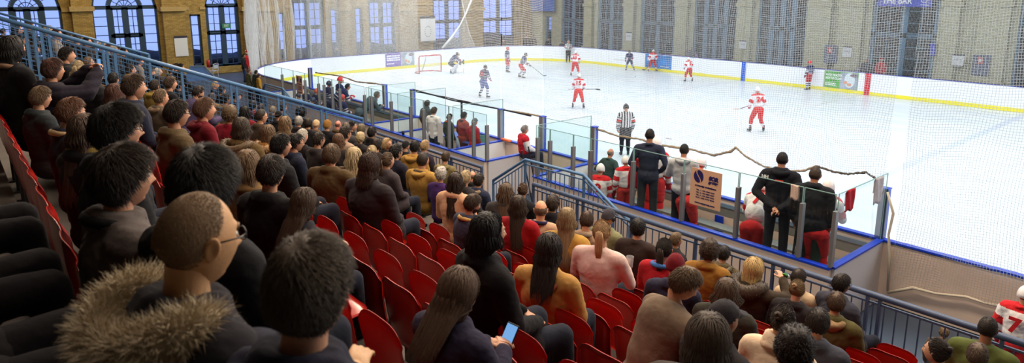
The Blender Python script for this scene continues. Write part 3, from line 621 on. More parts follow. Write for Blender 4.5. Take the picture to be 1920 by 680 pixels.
# THE BAR sign and blue banner
a = at(1645, 11, Y=YF-.6); c = at(1748, -6, Y=YF-.6); r = empty('bar_sign', (a[0], YF-.5, a[2]-.02), 'blue THE BAR sign over the doorway behind the far boards', 'sign'); w = c[0]-a[0]; h = .75
MB().box((0, -.03, 0), (w, .03, h)).build('sign_board', mat('royal_blue_sign', S(62, 72, 190), .5), r); text('lettering', 'THE BAR', h*.62, WM, frame_mtx((w*.36, -.033, h*.42), (1, 0, 0), (0, 0, 1)), r, width=w*.56, bold=.008)
MB().tube([(w*.86+.16*math.cos(t), -.035, h*.5+.12*math.sin(t)) for t in [2*PI*i/16 for i in range(17)]], .02, 6).bar((w*.8, -.035, .12), (w*.94, -.035, .12), .03).build('crest', WM, r)
a = at(975, 20, Y=YF-.6); c = at(1039, 20, Y=YF-.6); zz = at(1000, 20, Y=YF-.6)[2]; o = MB().box((a[0], YF-.62, zz), (c[0], YF-.56, zz+1.3)).build('hanging_banner', mat('blue_banner', S(60, 110, 200), .7)); tag(o, 'plain blue banner hanging near the corner of the hall', 'banner')
a = at(1737, 105, Y=YF-.6); c = at(1750, 82, Y=YF-.6); o = MB().box((a[0], YF-.2, a[2]), (c[0], YF-.15, c[2])).build('small_banner', mat('royal_blue_sign', S(62, 72, 190), .5)); tag(o, 'small blue notice beside the bar doorway', 'notice')
# green exit sign hanging inside the door window
a = at(417, 53, X=XE+.1); c = at(432, 44, X=XE+.1); r = empty('exit_sign', (XE+.12, a[1], a[2]), 'green exit sign hanging in the tall glazed doorway', 'sign', rz=PI/2); w = c[1]-a[1]; h = c[2]-a[2]
MB().box((0, 0, 0), (w, .03, h)).build('sign_board', mat('exit_green', S(40, 130, 84), .5), r); text('lettering', 'EXIT', h*.8, WM, frame_mtx((w/2, -.003, h/2), (1, 0, 0), (0, 0, 1)), r, width=w*.5)
# fire extinguisher on plinth
p = at(390, 121, X=XE+.6); r = empty('fire_extinguisher', (XE+.7, p[1], .5), 'red fire extinguisher on the wall plinth by the doorway', 'fire extinguisher')
MB().tube([(0, 0, 0), (0, 0, .5), (0, 0, .56)], [.11, .11, .04], 14).build('body', mat('red_enamel', S(180, 40, 30), .3), r, smooth=True); MB().bar((0, 0, .55), (0, .1, .62), .03).build('handle', BLK, r)
# ---------------------------------------------------------------- goal
G = empty('hockey_goal', (XC-23.6, 26, 0), 'red framed hockey goal with a white net', 'goal'); RP = mat('goal_red', S(196, 60, 70), .4)
MB().tube([(0, -.915, 0), (0, -.915, 1.14), (0, -.84, 1.22), (0, .84, 1.22), (0, .915, 1.14), (0, .915, 0)], .04, 8).build('goal_frame', RP, G, smooth=True)
MB().tube([(0, -.915, .03)]+[(-1.05*math.sin(PI*i/10)**.6, -.98*math.cos(PI*i/10), .03) for i in range(1, 10)]+[(0, .915, .03)], .03, 8).build('base_frame', RP, G, smooth=True)
MB().tube([(0, 0, 1.2), (-.55, 0, 1.16), (-.62, 0, .8), (-1.05, 0, .05)], .03, 8).build('centre_bar', WSTEEL, G, smooth=True)
V = []; F = []; UV = []
for i in range(17):
    a = PI*i/16
    for j in range(7):
        f = j/6; dep = (1.05*(1-f)+.45*f)*math.sin(a)**.6; V.append((-dep, -(.98*(1-f)+.9*f)*math.cos(a), .04+1.14*f)); UV.append((i*.18, f*1.2))
for i in range(16):
    for j in range(6): q = i*7+j; F.append((q, q+7, q+8, q+1))
for o_, f_ in ((None, None),):
    me = npmesh('goal_net', V, F, [netmat('goal_netting', .05, .012, (.85, .85, .85))]); u = me.uv_layers.new(name='UVMap'); idx = np.zeros(len(me.loops), np.int32); me.loops.foreach_get('vertex_index', idx); u.data.foreach_set('uv', np.array(UV, np.float32)[idx].ravel()); link('goal_net', me, G)
tag(MB().tube([(0, 0, 0), (0, 0, .025)], .038, 20).build('puck', BLK), 'small black puck on the ice', 'puck').location = at(1191, 143.5, Z=.0)
# ================================================================ THE STAND
RW, RI, Y0B, Z0F = .88, .365, .42, 3.79      # row depth, rise, seat back y of row 0, floor of row 0
def rowY(j): return Y0B+RW*j
ZS = {5: 1.99, 6: 1.67, 7: 1.38, 8: 1.12}
def rowZ(j): return ZS[j] if j in ZS else (Z0F-RI*j if j < 5 else (ZS[int(j)]+ZS.get(int(j)+1, .86))/2 if int(j) in ZS else .9)
FRY = 8.45                                   # front rail
def terrace(name, x0, x1, js, m=CONC):
    b = MB(); pts = []
    for j in js:
        y0 = rowY(j)-.12; y1 = y0+RW; z = rowZ(j); b.box((x0, y0, -.02), (x1, y1 if j < 8 else FRY+.1, z))
    return struct(b.build(name, m))
terrace('floor_terrace', -16.2, 3.5, range(-4, 9)); terrace('floor_terrace_far', -30, -17.45, range(-4, 9))
b = MB()
for k in range(-8, 18):
    y0 = rowY(k/2)-.12; b.box((-17.45, y0, -.02), (-16.2, y0+RW/2, rowZ(k/2)-.1))
struct(b.build('floor_aisle_steps', CONC))
# rails
def rail(name, pts, label, npost=None, bars=.13, h=1.0, mesh=False, m=BLUE, rad=.032, floor=None):
    """handrail along pts (top line) with paired posts and an infill of thin bars or mesh, hanging vertically h below"""
    P = [Vector(p) for p in pts]; o = P[0].copy(); r = empty(name, o, label, 'railing'); P = [p-o for p in P]
    MB().tube(P, rad, 10).build('handrail', m, r, smooth=True)
    for sg_, (a, c) in enumerate(zip(P[:-1], P[1:])):
        L = (c-a).length; k = max(1, round(L/1.25)) if npost is None else npost
        for i in range(0 if sg_ == 0 else 1, k+1):
            t = i/k; p = a+(c-a)*t
            for s in ((-.045, .045) if 0 < i < k else (0,)):
                q = p+(c-a).normalized()*s*1.6; MB().bar(q, Vector((q.x, q.y, floor-o.z)) if floor is not None else q-Vector((0, 0, h+.1)), .035, .05).build('post', m, r)
        for dz, nm in ((-.1, 'sub_rail'), (-h+.05, 'bottom_rail')):
            MB().bar(a+Vector((0, 0, dz)), c+Vector((0, 0, dz)), .025).build(nm, m, r)
        b = MB(); n = int(L/bars)
        for i in range(1, n):
            p = a+(c-a)*(i/n); b.bar(p-Vector((0, 0, .1)), p-Vector((0, 0, h-.05)), .014 if not mesh else .008)
        if mesh:
            for i in range(1, 9): dz = -.1-(h-.15)*i/9; b.bar(a+Vector((0, 0, dz)), c+Vector((0, 0, dz)), .008)
        if n > 1: b.build('infill_bars', m, r)
    return r
def onY(x, y, Y): return tuple(at(x, y, Y=Y))
A0 = at(1000, 348, Y=FRY); zf_ = float(at(1400, 348+.3174*400, Y=FRY)[2]); print('ZF', zf_)
rail('safety_railing', [(A0[0], FRY, zf_), (3.3, FRY, zf_)], 'long dark blue railing along the front row of the stand', m=NAVYP, rad=.04)
A1 = at(697, 248, Y=FRY)[0]; A2 = at(903, 309, Y=FRY)[0]
rail('safety_railing', [(A1, FRY, zf_), (A2, FRY, zf_)], 'dark topped railing in front of the middle spectators below the scorers', m=NAVYP, rad=.035)
RYY = 9.45
rail('safety_railing', [onY(925, 338, RYY), onY(985, 299, RYY), onY(1095, 328, RYY), onY(1150, 387, RYY), onY(1200, 432, RYY)], 'blue railing bent down at both ends beside the stand entrance steps', m=BLUE, floor=-.02)
XA = -16.1
def onX(x, y, X): return tuple(at(x, y, X=X))
p0 = onX(0, 34, XA); p1 = onX(680, 223, XA); p0 = tuple(np.array(p0)+(np.array(p0)-np.array(p1))*.12)
rail('aisle_railing', [p0, onX(340, 130, XA), p1], 'thick blue railing with mesh infill sloping down the aisle beside the crowd', mesh=True, rad=.045, bars=.1)
XB = -17.55
rail('aisle_railing', [tuple(np.array(onX(0, 25, XB))+(np.array(onX(0, 25, XB))-np.array(onX(279, 102, XB)))*.1), onX(279, 102, XB)], 'thinner blue railing behind, across the aisle', mesh=True, rad=.025, bars=.1, h=.9)
# hooped barrier near the far door, low barrier by the glass, white chairs
def hoop(name, px, Y, label, m=BLUE):
    P = [onY(x, y, Y) for x, y in px]; return rail(name, P, label, h=.8, mesh=True, m=m, rad=.03, bars=.15, floor=-.02)
hoop('crowd_barrier', [(491, 172), (497, 157), (530, 166), (545, 184), (567, 189)], 9.6, 'small blue barrier bent down at both ends beside the far walkway')
Pm = at(357, 135, Z=.02); r = empty('crowd_barrier', (-44.5, at(372, 128, X=-44.5)[1], 0), 'blue folded barrier standing by the end wall', 'barrier', rz=PI/2)
BB = MB(); BB.tube([(-1.0, 0, .0), (-.95, 0, .1), (-.45, 0, 1.05), (.35, 0, 1.0), (.95, 0, .2), (1.0, 0, 0)], .035, 8); BB.build('frame', BLUE, r); MB().add([(-.9, .02, .1), (-.43, .02, 1.0), (.33, .02, .95), (.9, .02, .15)], [(0, 3, 2, 1)]).build('panel', mat('blue_mesh_panel', S(90, 130, 190), .6), r)
def cafe_chair(px, py, lab, rz):
    q = at(px, py, Z=0); r = empty('metal_chair', q, lab, 'chair', 'white chairs by the end wall', rz=rz)
    MB().box((-.24, -.24, .42), (.24, .24, .45)).build('seat', mat('white_metal', S(200, 205, 220), .4), r); MB().tube([(-.25, -.24, .45), (-.26, -.27, .9), (0, -.3, .95), (.26, -.27, .9), (.25, -.24, .45)], .02, 8).box((-.2, -.27, .6), (.2, -.25, .85)).build('backrest', mat('white_metal', S(200, 205, 220), .4), r)
    for sx in (-1, 1):
        for sy in (-1, 1): MB().bar((sx*.22, sy*.22, 0), (sx*.22, sy*.22, .43), .03).build('leg', mat('white_metal', S(200, 205, 220), .4), r)
        MB().tube([(sx*.26, -.25, .66), (sx*.27, .2, .66), (sx*.24, .22, .44)], .018, 8).build('armrest', mat('white_metal', S(200, 205, 220), .4), r)
cafe_chair(400, 145, 'white metal chair by the blue doors, right of the barrier', 2.2)
# ---------------------------------------------------------------- seats
def seat_meshes():
    def lathe_back():
        V = []; F = []; nx, nz = 13, 12
        def prof(u, v):  # u -1..1, v 0..1
            wd = .232*(1-.10*(1-v)); x = u*wd
            top = .075*(abs(u)**5); z = .36+.49*v-top*v*v
            y = -.02-.05*(v)**1.5+.035*(u*u)-.02*math.sin(v*PI)
            if v > .93: y -= .02
            return x, y, z
        for sgn, off in ((1, 0), (-1, -.028)):
            for j in range(nz+1):
                for i in range(nx+1):
                    u = -1+2*i/nx; v = j/nz; x, y, z = prof(u, v); e = off*(1 if 0 < i < nx and 0 < j < nz else .35); V.append((x, y+e, z))
        N = (nx+1)*(nz+1)
        for s in (0, 1):
            for j in range(nz):
                for i in range(nx):
                    a = s*N+j*(nx+1)+i; q = (a, a+1, a+nx+2, a+nx+1); F.append(q if s == 0 else q[::-1])
        edge = [j*(nx+1) for j in range(nz, -1, -1)]+[i for i in range(1, nx+1)]+[j*(nx+1)+nx for j in range(1, nz+1)]+[nz*(nx+1)+i for i in range(nx-1, 0, -1)]
        for a, c in zip(edge, edge[1:]+edge[:1]): F.append((a, c, c+N, a+N))
        return V, F
    V, F = lathe_back(); back = npmesh('backrest', V, F, [REDP])
    b = MB()   # tip-up pan
    V2 = []
    for (x, y, z) in V: V2.append((x*.94, z-.36+.02, .44-.035*math.cos((z-.36)/.5*PI*.9)+y*.4))
    pan_dn = npmesh('seat_pan', V2, F, [REDP])
    Vu = [(x*.96, .14-(zz-.42)*1.0, .40+yy*.86) for x, yy, zz in V2]; pan_up = npmesh('seat_pan', Vu, F, [REDP])
    br = MB(); br.box((-.03, -.02, 0), (.03, .04, .42)); br.box((-.2, -.02, .38), (.2, .03, .42)); br.box((-.09, -.06, 0), (.09, .1, .015)); arm = br.mesh('bracket', [METAL])
    return back, pan_dn, pan_up, arm
SB, SPD, SPU, SBR = seat_meshes()
# ================================================================ PEOPLE
def remesh(mb, vox, smooth=6, dec=None):
    me = mb.mesh('tmp', []); o = link('tmp', me); r = o.modifiers.new('r', 'REMESH'); r.mode = 'VOXEL'; r.voxel_size = vox
    s = o.modifiers.new('s', 'SMOOTH'); s.iterations = smooth; s.factor = .5
    if dec: d = o.modifiers.new('d', 'DECIMATE'); d.ratio = dec
    bpy.context.view_layer.update(); dg = bpy.context.evaluated_depsgraph_get(); e = o.evaluated_get(dg).to_mesh()
    V = np.zeros(len(e.vertices)*3, np.float32); e.vertices.foreach_get('co', V); V = V.reshape(-1, 3)
    e.calc_loop_triangles(); F = np.zeros(len(e.loop_triangles)*3, np.int32); e.loop_triangles.foreach_get('vertices', F); F = F.reshape(-1, 3)
    N = np.zeros(len(e.vertices)*3, np.float32); e.vertices.foreach_get('normal', N); N = N.reshape(-1, 3)
    bpy.data.objects.remove(o); return V.copy(), F.copy(), N.copy()
def wrinkle(V, N, amp, sc=1, seed=0):
    r = np.random.RandomState(seed); w = np.zeros(len(V))
    for i in range(7):
        k = r.normal(size=3)*sc*(14+7*i)*np.array([.6, .6, 1.25]); q = V @ k+r.uniform(0, 6); w += (1-np.abs(np.sin(q+1.6*np.sin(V @ (r.normal(size=3)*9*sc)))))*(.9/(1+.5*i))
    return V+N*((w-w.mean())*amp*.45)[:, None]
# ---- head: a sculpted surface, face towards +y, origin between the ears
def head_surface(na, ne):
    az = np.linspace(0, 2*PI, na, endpoint=False); az = az-.55*np.sin(2*az)*.0; el = np.linspace(-PI/2, PI/2, ne)
    # denser sampling at the front
    az = az-.45*np.sin(az)
    A, E = np.meshgrid(az, el); d = np.stack([np.sin(A)*np.cos(E), np.cos(A)*np.cos(E), np.sin(E)], -1).reshape(-1, 3)
    return d
def head_P(d):
    x, y, z = d.T; P = d*np.array([.077, .098, .122]); fr = np.clip(y, 0, 1); bk = np.clip(-y, 0, 1); lo = np.clip(-z, 0, 1)
    P[:, 0] *= 1-.30*lo**1.6; P[:, 1] *= np.where(y < 0, 1-.55*lo**1.3, 1-.03*lo); P[:, 1] *= np.where((y < 0) & (z > 0), 1.06, 1)
    P[:, 2] *= np.where((z < 0) & (y < 0), 1-.22*bk, 1); P[:, 1] *= np.where((y > 0) & (z > .35), .97, 1)
    X, Z = P[:, 0], P[:, 2]; g = lambda cx, cz, sx, sz: np.exp(-(((np.abs(X)-cx) if cx else X)/sx)**2-((Z-cz)/sz)**2)
    f = np.clip(y*2, 0, 1)
    P[:, 1] += f*(.021*g(0, -.026, .011, .013)+.013*g(0, -.005, .009, .022)+.006*g(.022, .031, .022, .009)-.010*g(.031, .012, .014, .011)+.006*g(0, -.056, .02, .006)+.006*g(0, -.068, .018, .006)-.004*g(0, -.0615, .02, .0025)+.010*g(0, -.096, .02, .016)+.004*g(.042, -.02, .018, .02)+.006*g(.010, -.032, .007, .007)-.004*g(0, -.082, .02, .006))
    P[:, 2] += f*(.006*g(0, -.034, .012, .008))
    return P
def grid_faces(na, ne): return np.array([(j*na+i, j*na+(i+1) % na, (j+1)*na+(i+1) % na, (j+1)*na+i) for j in range(ne-1) for i in range(na)])
HG = {}
def head_mesh(lod):
    if lod in HG: return HG[lod]
    na, ne = ((72, 60), (48, 40), (28, 22))[lod]; d = head_surface(na, ne); P = head_P(d); F = grid_faces(na, ne)[:, ::-1]
    mi = np.zeros(len(F), int); c = P[F].mean(1); mi[(np.abs(c[:, 0]) < .021) & (np.abs(c[:, 2]+.0615) < .0085) & (c[:, 1] > .07)] = 2
    Vs = [P]; Fs = [F[:, ::-1]]; Ms = [mi]; n = len(P)
    def add(mb, m):
        nonlocal n
        f = [q if len(q) == 4 else None for q in mb.f]; f = np.array([q for q in f if q is not None]); Vs.append(np.array(mb.v)); Fs.append(f+n); Ms.append(np.full(len(f), m)); n += len(mb.v)
    for s in (-1, 1):
        e = MB(); R = Euler((math.radians(-8), math.radians(s*8), math.radians(s*-22))).to_matrix(); e.ell((0, 0, 0), (.009, .019, .033), 16, 10)
        v = np.array(e.v); rr = np.hypot(v[:, 1]/.019, v[:, 2]/.033); v[:, 0] -= s*np.exp(-(rr/.55)**2)*.010; v[:, 1] *= 1-.25*np.clip(-v[:, 2]/.033, 0, 1); e.v = [tuple(R @ Vector(p)+Vector((s*.081, -.008, -.004))) for p in v]; add(e, 0)
        if lod < 2:
            e = MB(); e.ell((s*.031, .0775, .011), (.0135, .0115, .0105), 14, 10); add(e, 1); e = MB(); e.ell((s*.030, .0865, .011), (.0055, .004, .0055), 10, 6); add(e, 3)
    e = MB(); e.tube([(0, -.022, -.055), (0, -.028, -.10), (0, -.038, -.15), (0, -.045, -.21)], [.054, .052, .056, .07], 16, cap=False); add(e, 0)
    V, F2, M = np.concatenate(Vs), np.concatenate(Fs), np.concatenate(Ms); HG[lod] = (V, F2, M); return HG[lod]
# ---- a hand: palm along +y, thumb on +x for the right hand, five separate bent fingers
def hand_mb(curl=.5, vox=.0055):
    b = MB(); b.ell((0, .045, 0), (.040, .052, .015), 12, 8); b.cap((0, -.02, 0), (0, .02, 0), .026, .028); b.cap((.02, .02, -.004), (.03, .05, -.006), .016, .013)
    for i, (x, L) in enumerate(((.027, .072), (.009, .080), (-.010, .074), (-.027, .058))):
        p = Vector((x, .088, 0)); a = -curl*.5; r = .0092-.0006*i
        b.cap((x*.9, .06, 0), p, .010, r)
        for seg in (.45, .32, .26):
            q = p+Vector((x*.12*seg, math.cos(a)*L*seg, math.sin(a)*L*seg)); b.cap(p, q, r, r*.92); p = q; r *= .92; a -= curl*.75
    p = Vector((.030, .03, -.004)); q = Vector((.058, .058, -.014)); b.cap(p, q, .0125, .0105); b.cap(q, (.060, .086, -.014-.022*curl), .0105, .0085)
    return remesh(b, vox, 2)
HAND = {}
def hand(curl, s, lod):
    k = (curl, lod)
    if k not in HAND: HAND[k] = hand_mb(curl, (.005, .0075, .010)[lod])
    V, F, _ = HAND[k]; V = V.copy()
    if s > 0: V[:, 0] *= -1; F = F[:, ::-1]
    return V, F
# ---- poses: joints in metres, figure facing +y, seated hips over the origin, floor at 0
def J(kind, lean=0, **kw):
    j = {}
    if kind == 'sit':
        j.update(hip=(0, -.02, .52), belly=(0, -.03+lean*.3, .68), chest=(0, -.05+lean*.7, .88), neck=(0, -.05+lean, 1.06-lean*.25), head=(0, -.01+lean*1.15, 1.235-lean*.32))
        j.update(shL=(-.185, -.05+lean*.95, 1.0-lean*.25), shR=(.185, -.05+lean*.95, 1.0-lean*.25), knL=(-.14, .42, .53), knR=(.14, .42, .53), anL=(-.13, .46, .10), anR=(.13, .46, .10), toL=(-.15, .60, .045), toR=(.15, .60, .045), hiL=(-.09, 0, .50), hiR=(.09, 0, .50))
    else:
        j.update(hip=(0, 0, .95), belly=(0, .0+lean*.3, 1.12), chest=(0, 0+lean*.7, 1.31-lean*.1), neck=(0, -.01+lean, 1.50-lean*.3), head=(0, .03+lean*1.2, 1.665-lean*.4))
        j.update(shL=(-.185, -.01+lean*.95, 1.43-lean*.28), shR=(.185, -.01+lean*.95, 1.43-lean*.28), knL=(-.11, .03, .50), knR=(.11, .03, .50), anL=(-.12, 0, .09), anR=(.12, 0, .09), toL=(-.14, .14, .035), toR=(.14, .14, .035), hiL=(-.10, 0, .92), hiR=(.10, 0, .92))
    j.update(kw); return {k: Vector(v) for k, v in j.items()}
def sit(lean=0, **k): return J('sit', lean, **k)
def stand(lean=0, **k): return J('stand', lean, **k)
POSES = {
 'lap': sit(.0, elL=(-.25, .0, .75), elR=(.25, .0, .75), wrL=(-.08, .27, .63), wrR=(.09, .27, .63)),
 'fold': sit(.06, elL=(-.25, .12, .76), elR=(.25, .12, .76), wrL=(.03, .30, .76), wrR=(-.01, .32, .72)),
 'lean': sit(.20, elL=(-.2, .34, .66), elR=(.2, .34, .66), wrL=(-.05, .56, .66), wrR=(.05, .56, .67)),
 'drink': sit(.02, elL=(-.25, .0, .75), elR=(.27, .08, .72), wrL=(-.08, .27, .63), wrR=(.16, .33, .78)),
 'pocket': sit(-.02, elL=(-.29, -.08, .74), elR=(.29, -.08, .74), wrL=(-.17, .15, .66), wrR=(.17, .15, .66)),
 'phone': sit(.10, elL=(-.23, .14, .74), elR=(.23, .14, .74), wrL=(-.06, .36, .80), wrR=(.07, .36, .80)),
 'photo': sit(.03, elL=(-.22, .18, .98), elR=(.24, .20, 1.00), wrL=(-.02, .36, 1.20), wrR=(.10, .38, 1.18)),
 'bottle': sit(.02, elL=(-.25, .0, .75), elR=(.30, .18, .96), wrL=(-.08, .27, .63), wrR=(.16, .30, 1.10)),
 'bow': sit(.24, elL=(-.22, .30, .68), elR=(.22, .30, .68), wrL=(-.06, .48, .70), wrR=(.06, .48, .70)),
 'stand': stand(0, elL=(-.26, -.03, 1.15), elR=(.26, -.03, 1.15), wrL=(-.26, .07, .92), wrR=(.26, .07, .92)),
 'standcross': stand(0, elL=(-.27, .06, 1.17), elR=(.27, .06, 1.17), wrL=(.02, .25, 1.22), wrR=(-.02, .28, 1.18)),
 'standback': stand(0, elL=(-.30, -.12, 1.16), elR=(.30, -.12, 1.16), wrL=(-.05, -.22, .98), wrR=(.05, -.23, .96)),
 'standpocket': stand(0, elL=(-.30, -.08, 1.16), elR=(.30, -.08, 1.16), wrL=(-.21, .10, .98), wrR=(.21, .10, .98)),
 'standhips': stand(0, elL=(-.38, -.1, 1.18), elR=(.38, -.1, 1.18), wrL=(-.19, .06, 1.02), wrR=(.19, .06, 1.02)),
 'skate': stand(.10, elL=(-.29, .10, 1.12), elR=(.29, .10, 1.12), wrL=(-.20, .33, .98), wrR=(.20, .33, .98), hiL=(-.1, -.05, .90), hiR=(.1, -.05, .90), knL=(-.18, .12, .52), knR=(.18, .12, .52), anL=(-.27, -.02, .13), anR=(.27, -.02, .13), toL=(-.31, .13, .08), toR=(.31, .13, .08), hip=(0, -.05, .92)),
 'glide': stand(.22, elL=(-.28, .24, 1.06), elR=(.30, .20, 1.04), wrL=(-.14, .48, .96), wrR=(.26, .46, .90), hiL=(-.1, -.08, .86), hiR=(.1, -.08, .86), knL=(-.24, .14, .50), knR=(.2, .2, .50), anL=(-.36, -.1, .14), anR=(.26, .0, .13), toL=(-.42, .05, .08), toR=(.29, .16, .08), hip=(0, -.08, .88)),
 'goalie': stand(.34, elL=(-.36, .30, .86), elR=(.36, .30, .86), wrL=(-.42, .52, .72), wrR=(.40, .52, .70), hiL=(-.12, -.2, .64), hiR=(.12, -.2, .64), knL=(-.24, .14, .46), knR=(.24, .14, .46), anL=(-.32, -.08, .13), anR=(.32, -.08, .13), toL=(-.38, .08, .08), toR=(.38, .08, .08), hip=(0, -.2, .66), belly=(0, -.08, .82), chest=(0, .1, 1.0), neck=(0, .22, 1.13), head=(0, .31, 1.24), shL=(-.2, .18, 1.06), shR=(.2, .18, 1.06)),
 'benchlean': stand(.42, elL=(-.26, .5, 1.02), elR=(.26, .5, 1.02), wrL=(-.12, .68, 1.10), wrR=(.12, .68, 1.10), hip=(0, -.12, .93), hiL=(-.1, -.12, .9), hiR=(.1, -.12, .9)),
}
def torso(b, j, e, wide=1.0, hipon=True):
    X = Vector((1, 0, 0))
    def el(c, r): b.ell(c, (r[0]*wide+e, r[1]*(.6+.4*wide)+e, r[2]+e), 18, 12)
    if hipon: el(j['hip'], (.165, .125, .12))
    el(j['belly'], (.150, .118, .16)); el(j['chest'], (.170, .120, .185)); el((j['belly']+j['chest'])/2, (.155, .115, .16))
    b.cap(j['shL'].lerp(j['shR'], .08), j['shR'].lerp(j['shL'], .08), .068+e, .068+e, 14)
    for s in ('shL', 'shR'): b.cap(j[s].lerp(j['neck'], .35)-Vector((0, 0, .01)), j['neck']+Vector((0, 0, .01)), .055+e, .045+e*.6)
def limb(b, pts, rs):
    for (p, q), (r0, r1) in zip(zip(pts[:-1], pts[1:]), zip(rs[:-1], rs[1:])): b.cap(p, q, r0, r1)
ARM = (.052, .043, .028); LEG = (.085, .060, .040)
BP = {}
def body_core(pose, lod):
    k = ('core', pose, lod)
    if k in BP: return BP[k]
    j = POSES[pose]; b = MB(); torso(b, j, -.012)
    for s in 'LR':
        limb(b, [j['sh'+s], j['el'+s], j['wr'+s]], ARM); limb(b, [j['hi'+s], j['kn'+s], j['an'+s]], [r*.92 for r in LEG]); b.cap(j['an'+s]-Vector((0, .03, .04)), j['to'+s], .035, .028)
    V, F, _ = remesh(b, .026, 3); BP[k] = (V, F); return BP[k]
def coat_mesh(pose, style, wide, vox, seed):
    k = ('coat', pose, style, wide, vox, seed)
    if k in BP: return BP[k]
    j = {q: v.copy() for q, v in POSES[pose].items()}
    for s in 'LR': j['sh'+s].x *= wide; j['el'+s].x *= 1+.6*(wide-1)
    b = MB(); e = {'jumper': .026, 'shirt': .024, 'coat': .030, 'puffer': .045, 'jersey': .045, 'suit': .018}.get(style, .028); torso(b, j, e, wide, style != 'jersey')
    a = e*.75
    for s in 'LR':
        wr = j['wr'+s]+(j['el'+s]-j['wr'+s]).normalized()*.015; limb(b, [j['sh'+s], j['el'+s], wr], (ARM[0]+a+.008, ARM[1]+a, ARM[2]+a*.9+.004))
    if style in ('coat', 'puffer', 'suit'):   # skirt of the coat
        d = .10 if style != 'jersey' else .13; sit_ = pose in SITTING
        if sit_:
            for s in 'LR': b.cap(j['hi'+s], j['hi'+s].lerp(j['kn'+s], .45), .10+e, .085+e)
        else: b.ell(j['hip']-Vector((0, 0, .05 if style != 'jersey' else -.03)), (.17*wide+e*.8, .13+e*.8, (.13 if style != 'jersey' else .10)+e*.5), 18, 10)
    n = j['neck']; d = (j['head']-n).normalized()
    col = {'coat': (.085, .030), 'puffer': (.09, .035), 'jumper': (.072, .016), 'shirt': (.070, .014), 'jersey': (.08, .014), 'suit': (.070, .014)}.get(style, (.08, .02))
    pts = [n+d*.012+Vector((col[0]*math.cos(t), col[0]*math.sin(t)*.95-.012, -.018*math.sin(t))) for t in [2*PI*i/16 for i in range(17)]]; b.tube(pts, col[1]+.012, 8)
    if style in ('coat', 'puffer'): b.tube([p+d*.025 for p in pts], col[1]*.8+.006, 8)
    V, F, N = remesh(b, vox, 4 if style not in ('shirt', 'jumper') else 14); V = wrinkle(V, N, {'puffer': .004, 'shirt': .0045, 'jumper': .0045}.get(style, .0085), 1.25, seed)
    if style == 'puffer': V = V+N*(.010*np.abs(np.sin(V[:, 2]*42)))[:, None]
    me = npmesh('coat', V, F, [cloth((60, 60, 60))]); BP[k] = me; return me
def trouser_mesh(pose, e=.016, vox=.022, name='trousers'):
    k = ('tr', pose, e, vox)
    if k in BP: return BP[k]
    j = POSES[pose]; b = MB(); b.ell(j['hip'], (.168+e, .125+e, .12), 16, 10)
    for s in 'LR': limb(b, [j['hi'+s], j['kn'+s], j['an'+s]+Vector((0, 0, .02))], (LEG[0]+e, LEG[1]+e, LEG[2]+e+.012))
    V, F, N = remesh(b, vox, 4); V = wrinkle(V, N, .005, 1, 3); me = npmesh(name, V, F, [cloth((40, 45, 60))]); BP[k] = me; return me
def shoe_mesh(pose, s, skate=False):
    k = ('shoe', pose, s, skate)
    if k in BP: return BP[k]
    j = POSES[pose]; b = MB(); a, t = j['an'+s], j['to'+s]; b.cap(a-Vector((0, .03, .045)), t-Vector((0, 0, .0)), .045, .036); b.cap(a-Vector((0, .02, .03)), a+Vector((0, 0, .05 if not skate else .12)), .046, .050)
    V, F, N = remesh(b, .014, 3); V[:, 2] = np.maximum(V[:, 2], max(0.0, (t.z-.035)))
    if skate:
        q = MB(); d = (t-a); d.z = 0; d.normalize(); p0 = a-d*.07; p1 = t+d*.05; z0 = .004
        q.bar((p0.x, p0.y, z0+.012), (p1.x, p1.y, z0+.012), .008, .024); q.bar((p0.x+d.x*.03, p0.y+d.y*.03, .035), (p1.x-d.x*.03, p1.y-d.y*.03, .035), .022, .03)
        me = npmesh('skate', V, F, [mat('skate_boot', S(24, 24, 26), .4)]); V0 = np.concatenate([V, np.array(q.v)]); FF = [tuple(f) for f in F]+[tuple(i+len(V) for i in f) for f in q.f]
        me = bpy.data.meshes.new('skate'); me.from_pydata([tuple(map(float, v)) for v in V0], [], [tuple(map(int, f)) for f in FF]); me.materials.append(mat('skate_boot', S(24, 24, 26), .4)); me.materials.append(WSTEEL); me.polygons.foreach_set('material_index', [0]*len(F)+[1]*len(q.f)); me.polygons.foreach_set('use_smooth', [True]*len(F)+[False]*len(q.f))
    else: me = npmesh('shoe', V, F, [cloth((30, 28, 28))])
    BP[k] = me; return me
SITTING = {'lap', 'fold', 'lean', 'drink', 'pocket', 'phone', 'photo', 'bottle', 'bow'}
def basis(o, y, z=(0, 0, 1)):
    y = Vector(y).normalized(); z = Vector(z); x = y.cross(z).normalized(); z = x.cross(y); return np.array([x, y, z]).T, np.array(o)
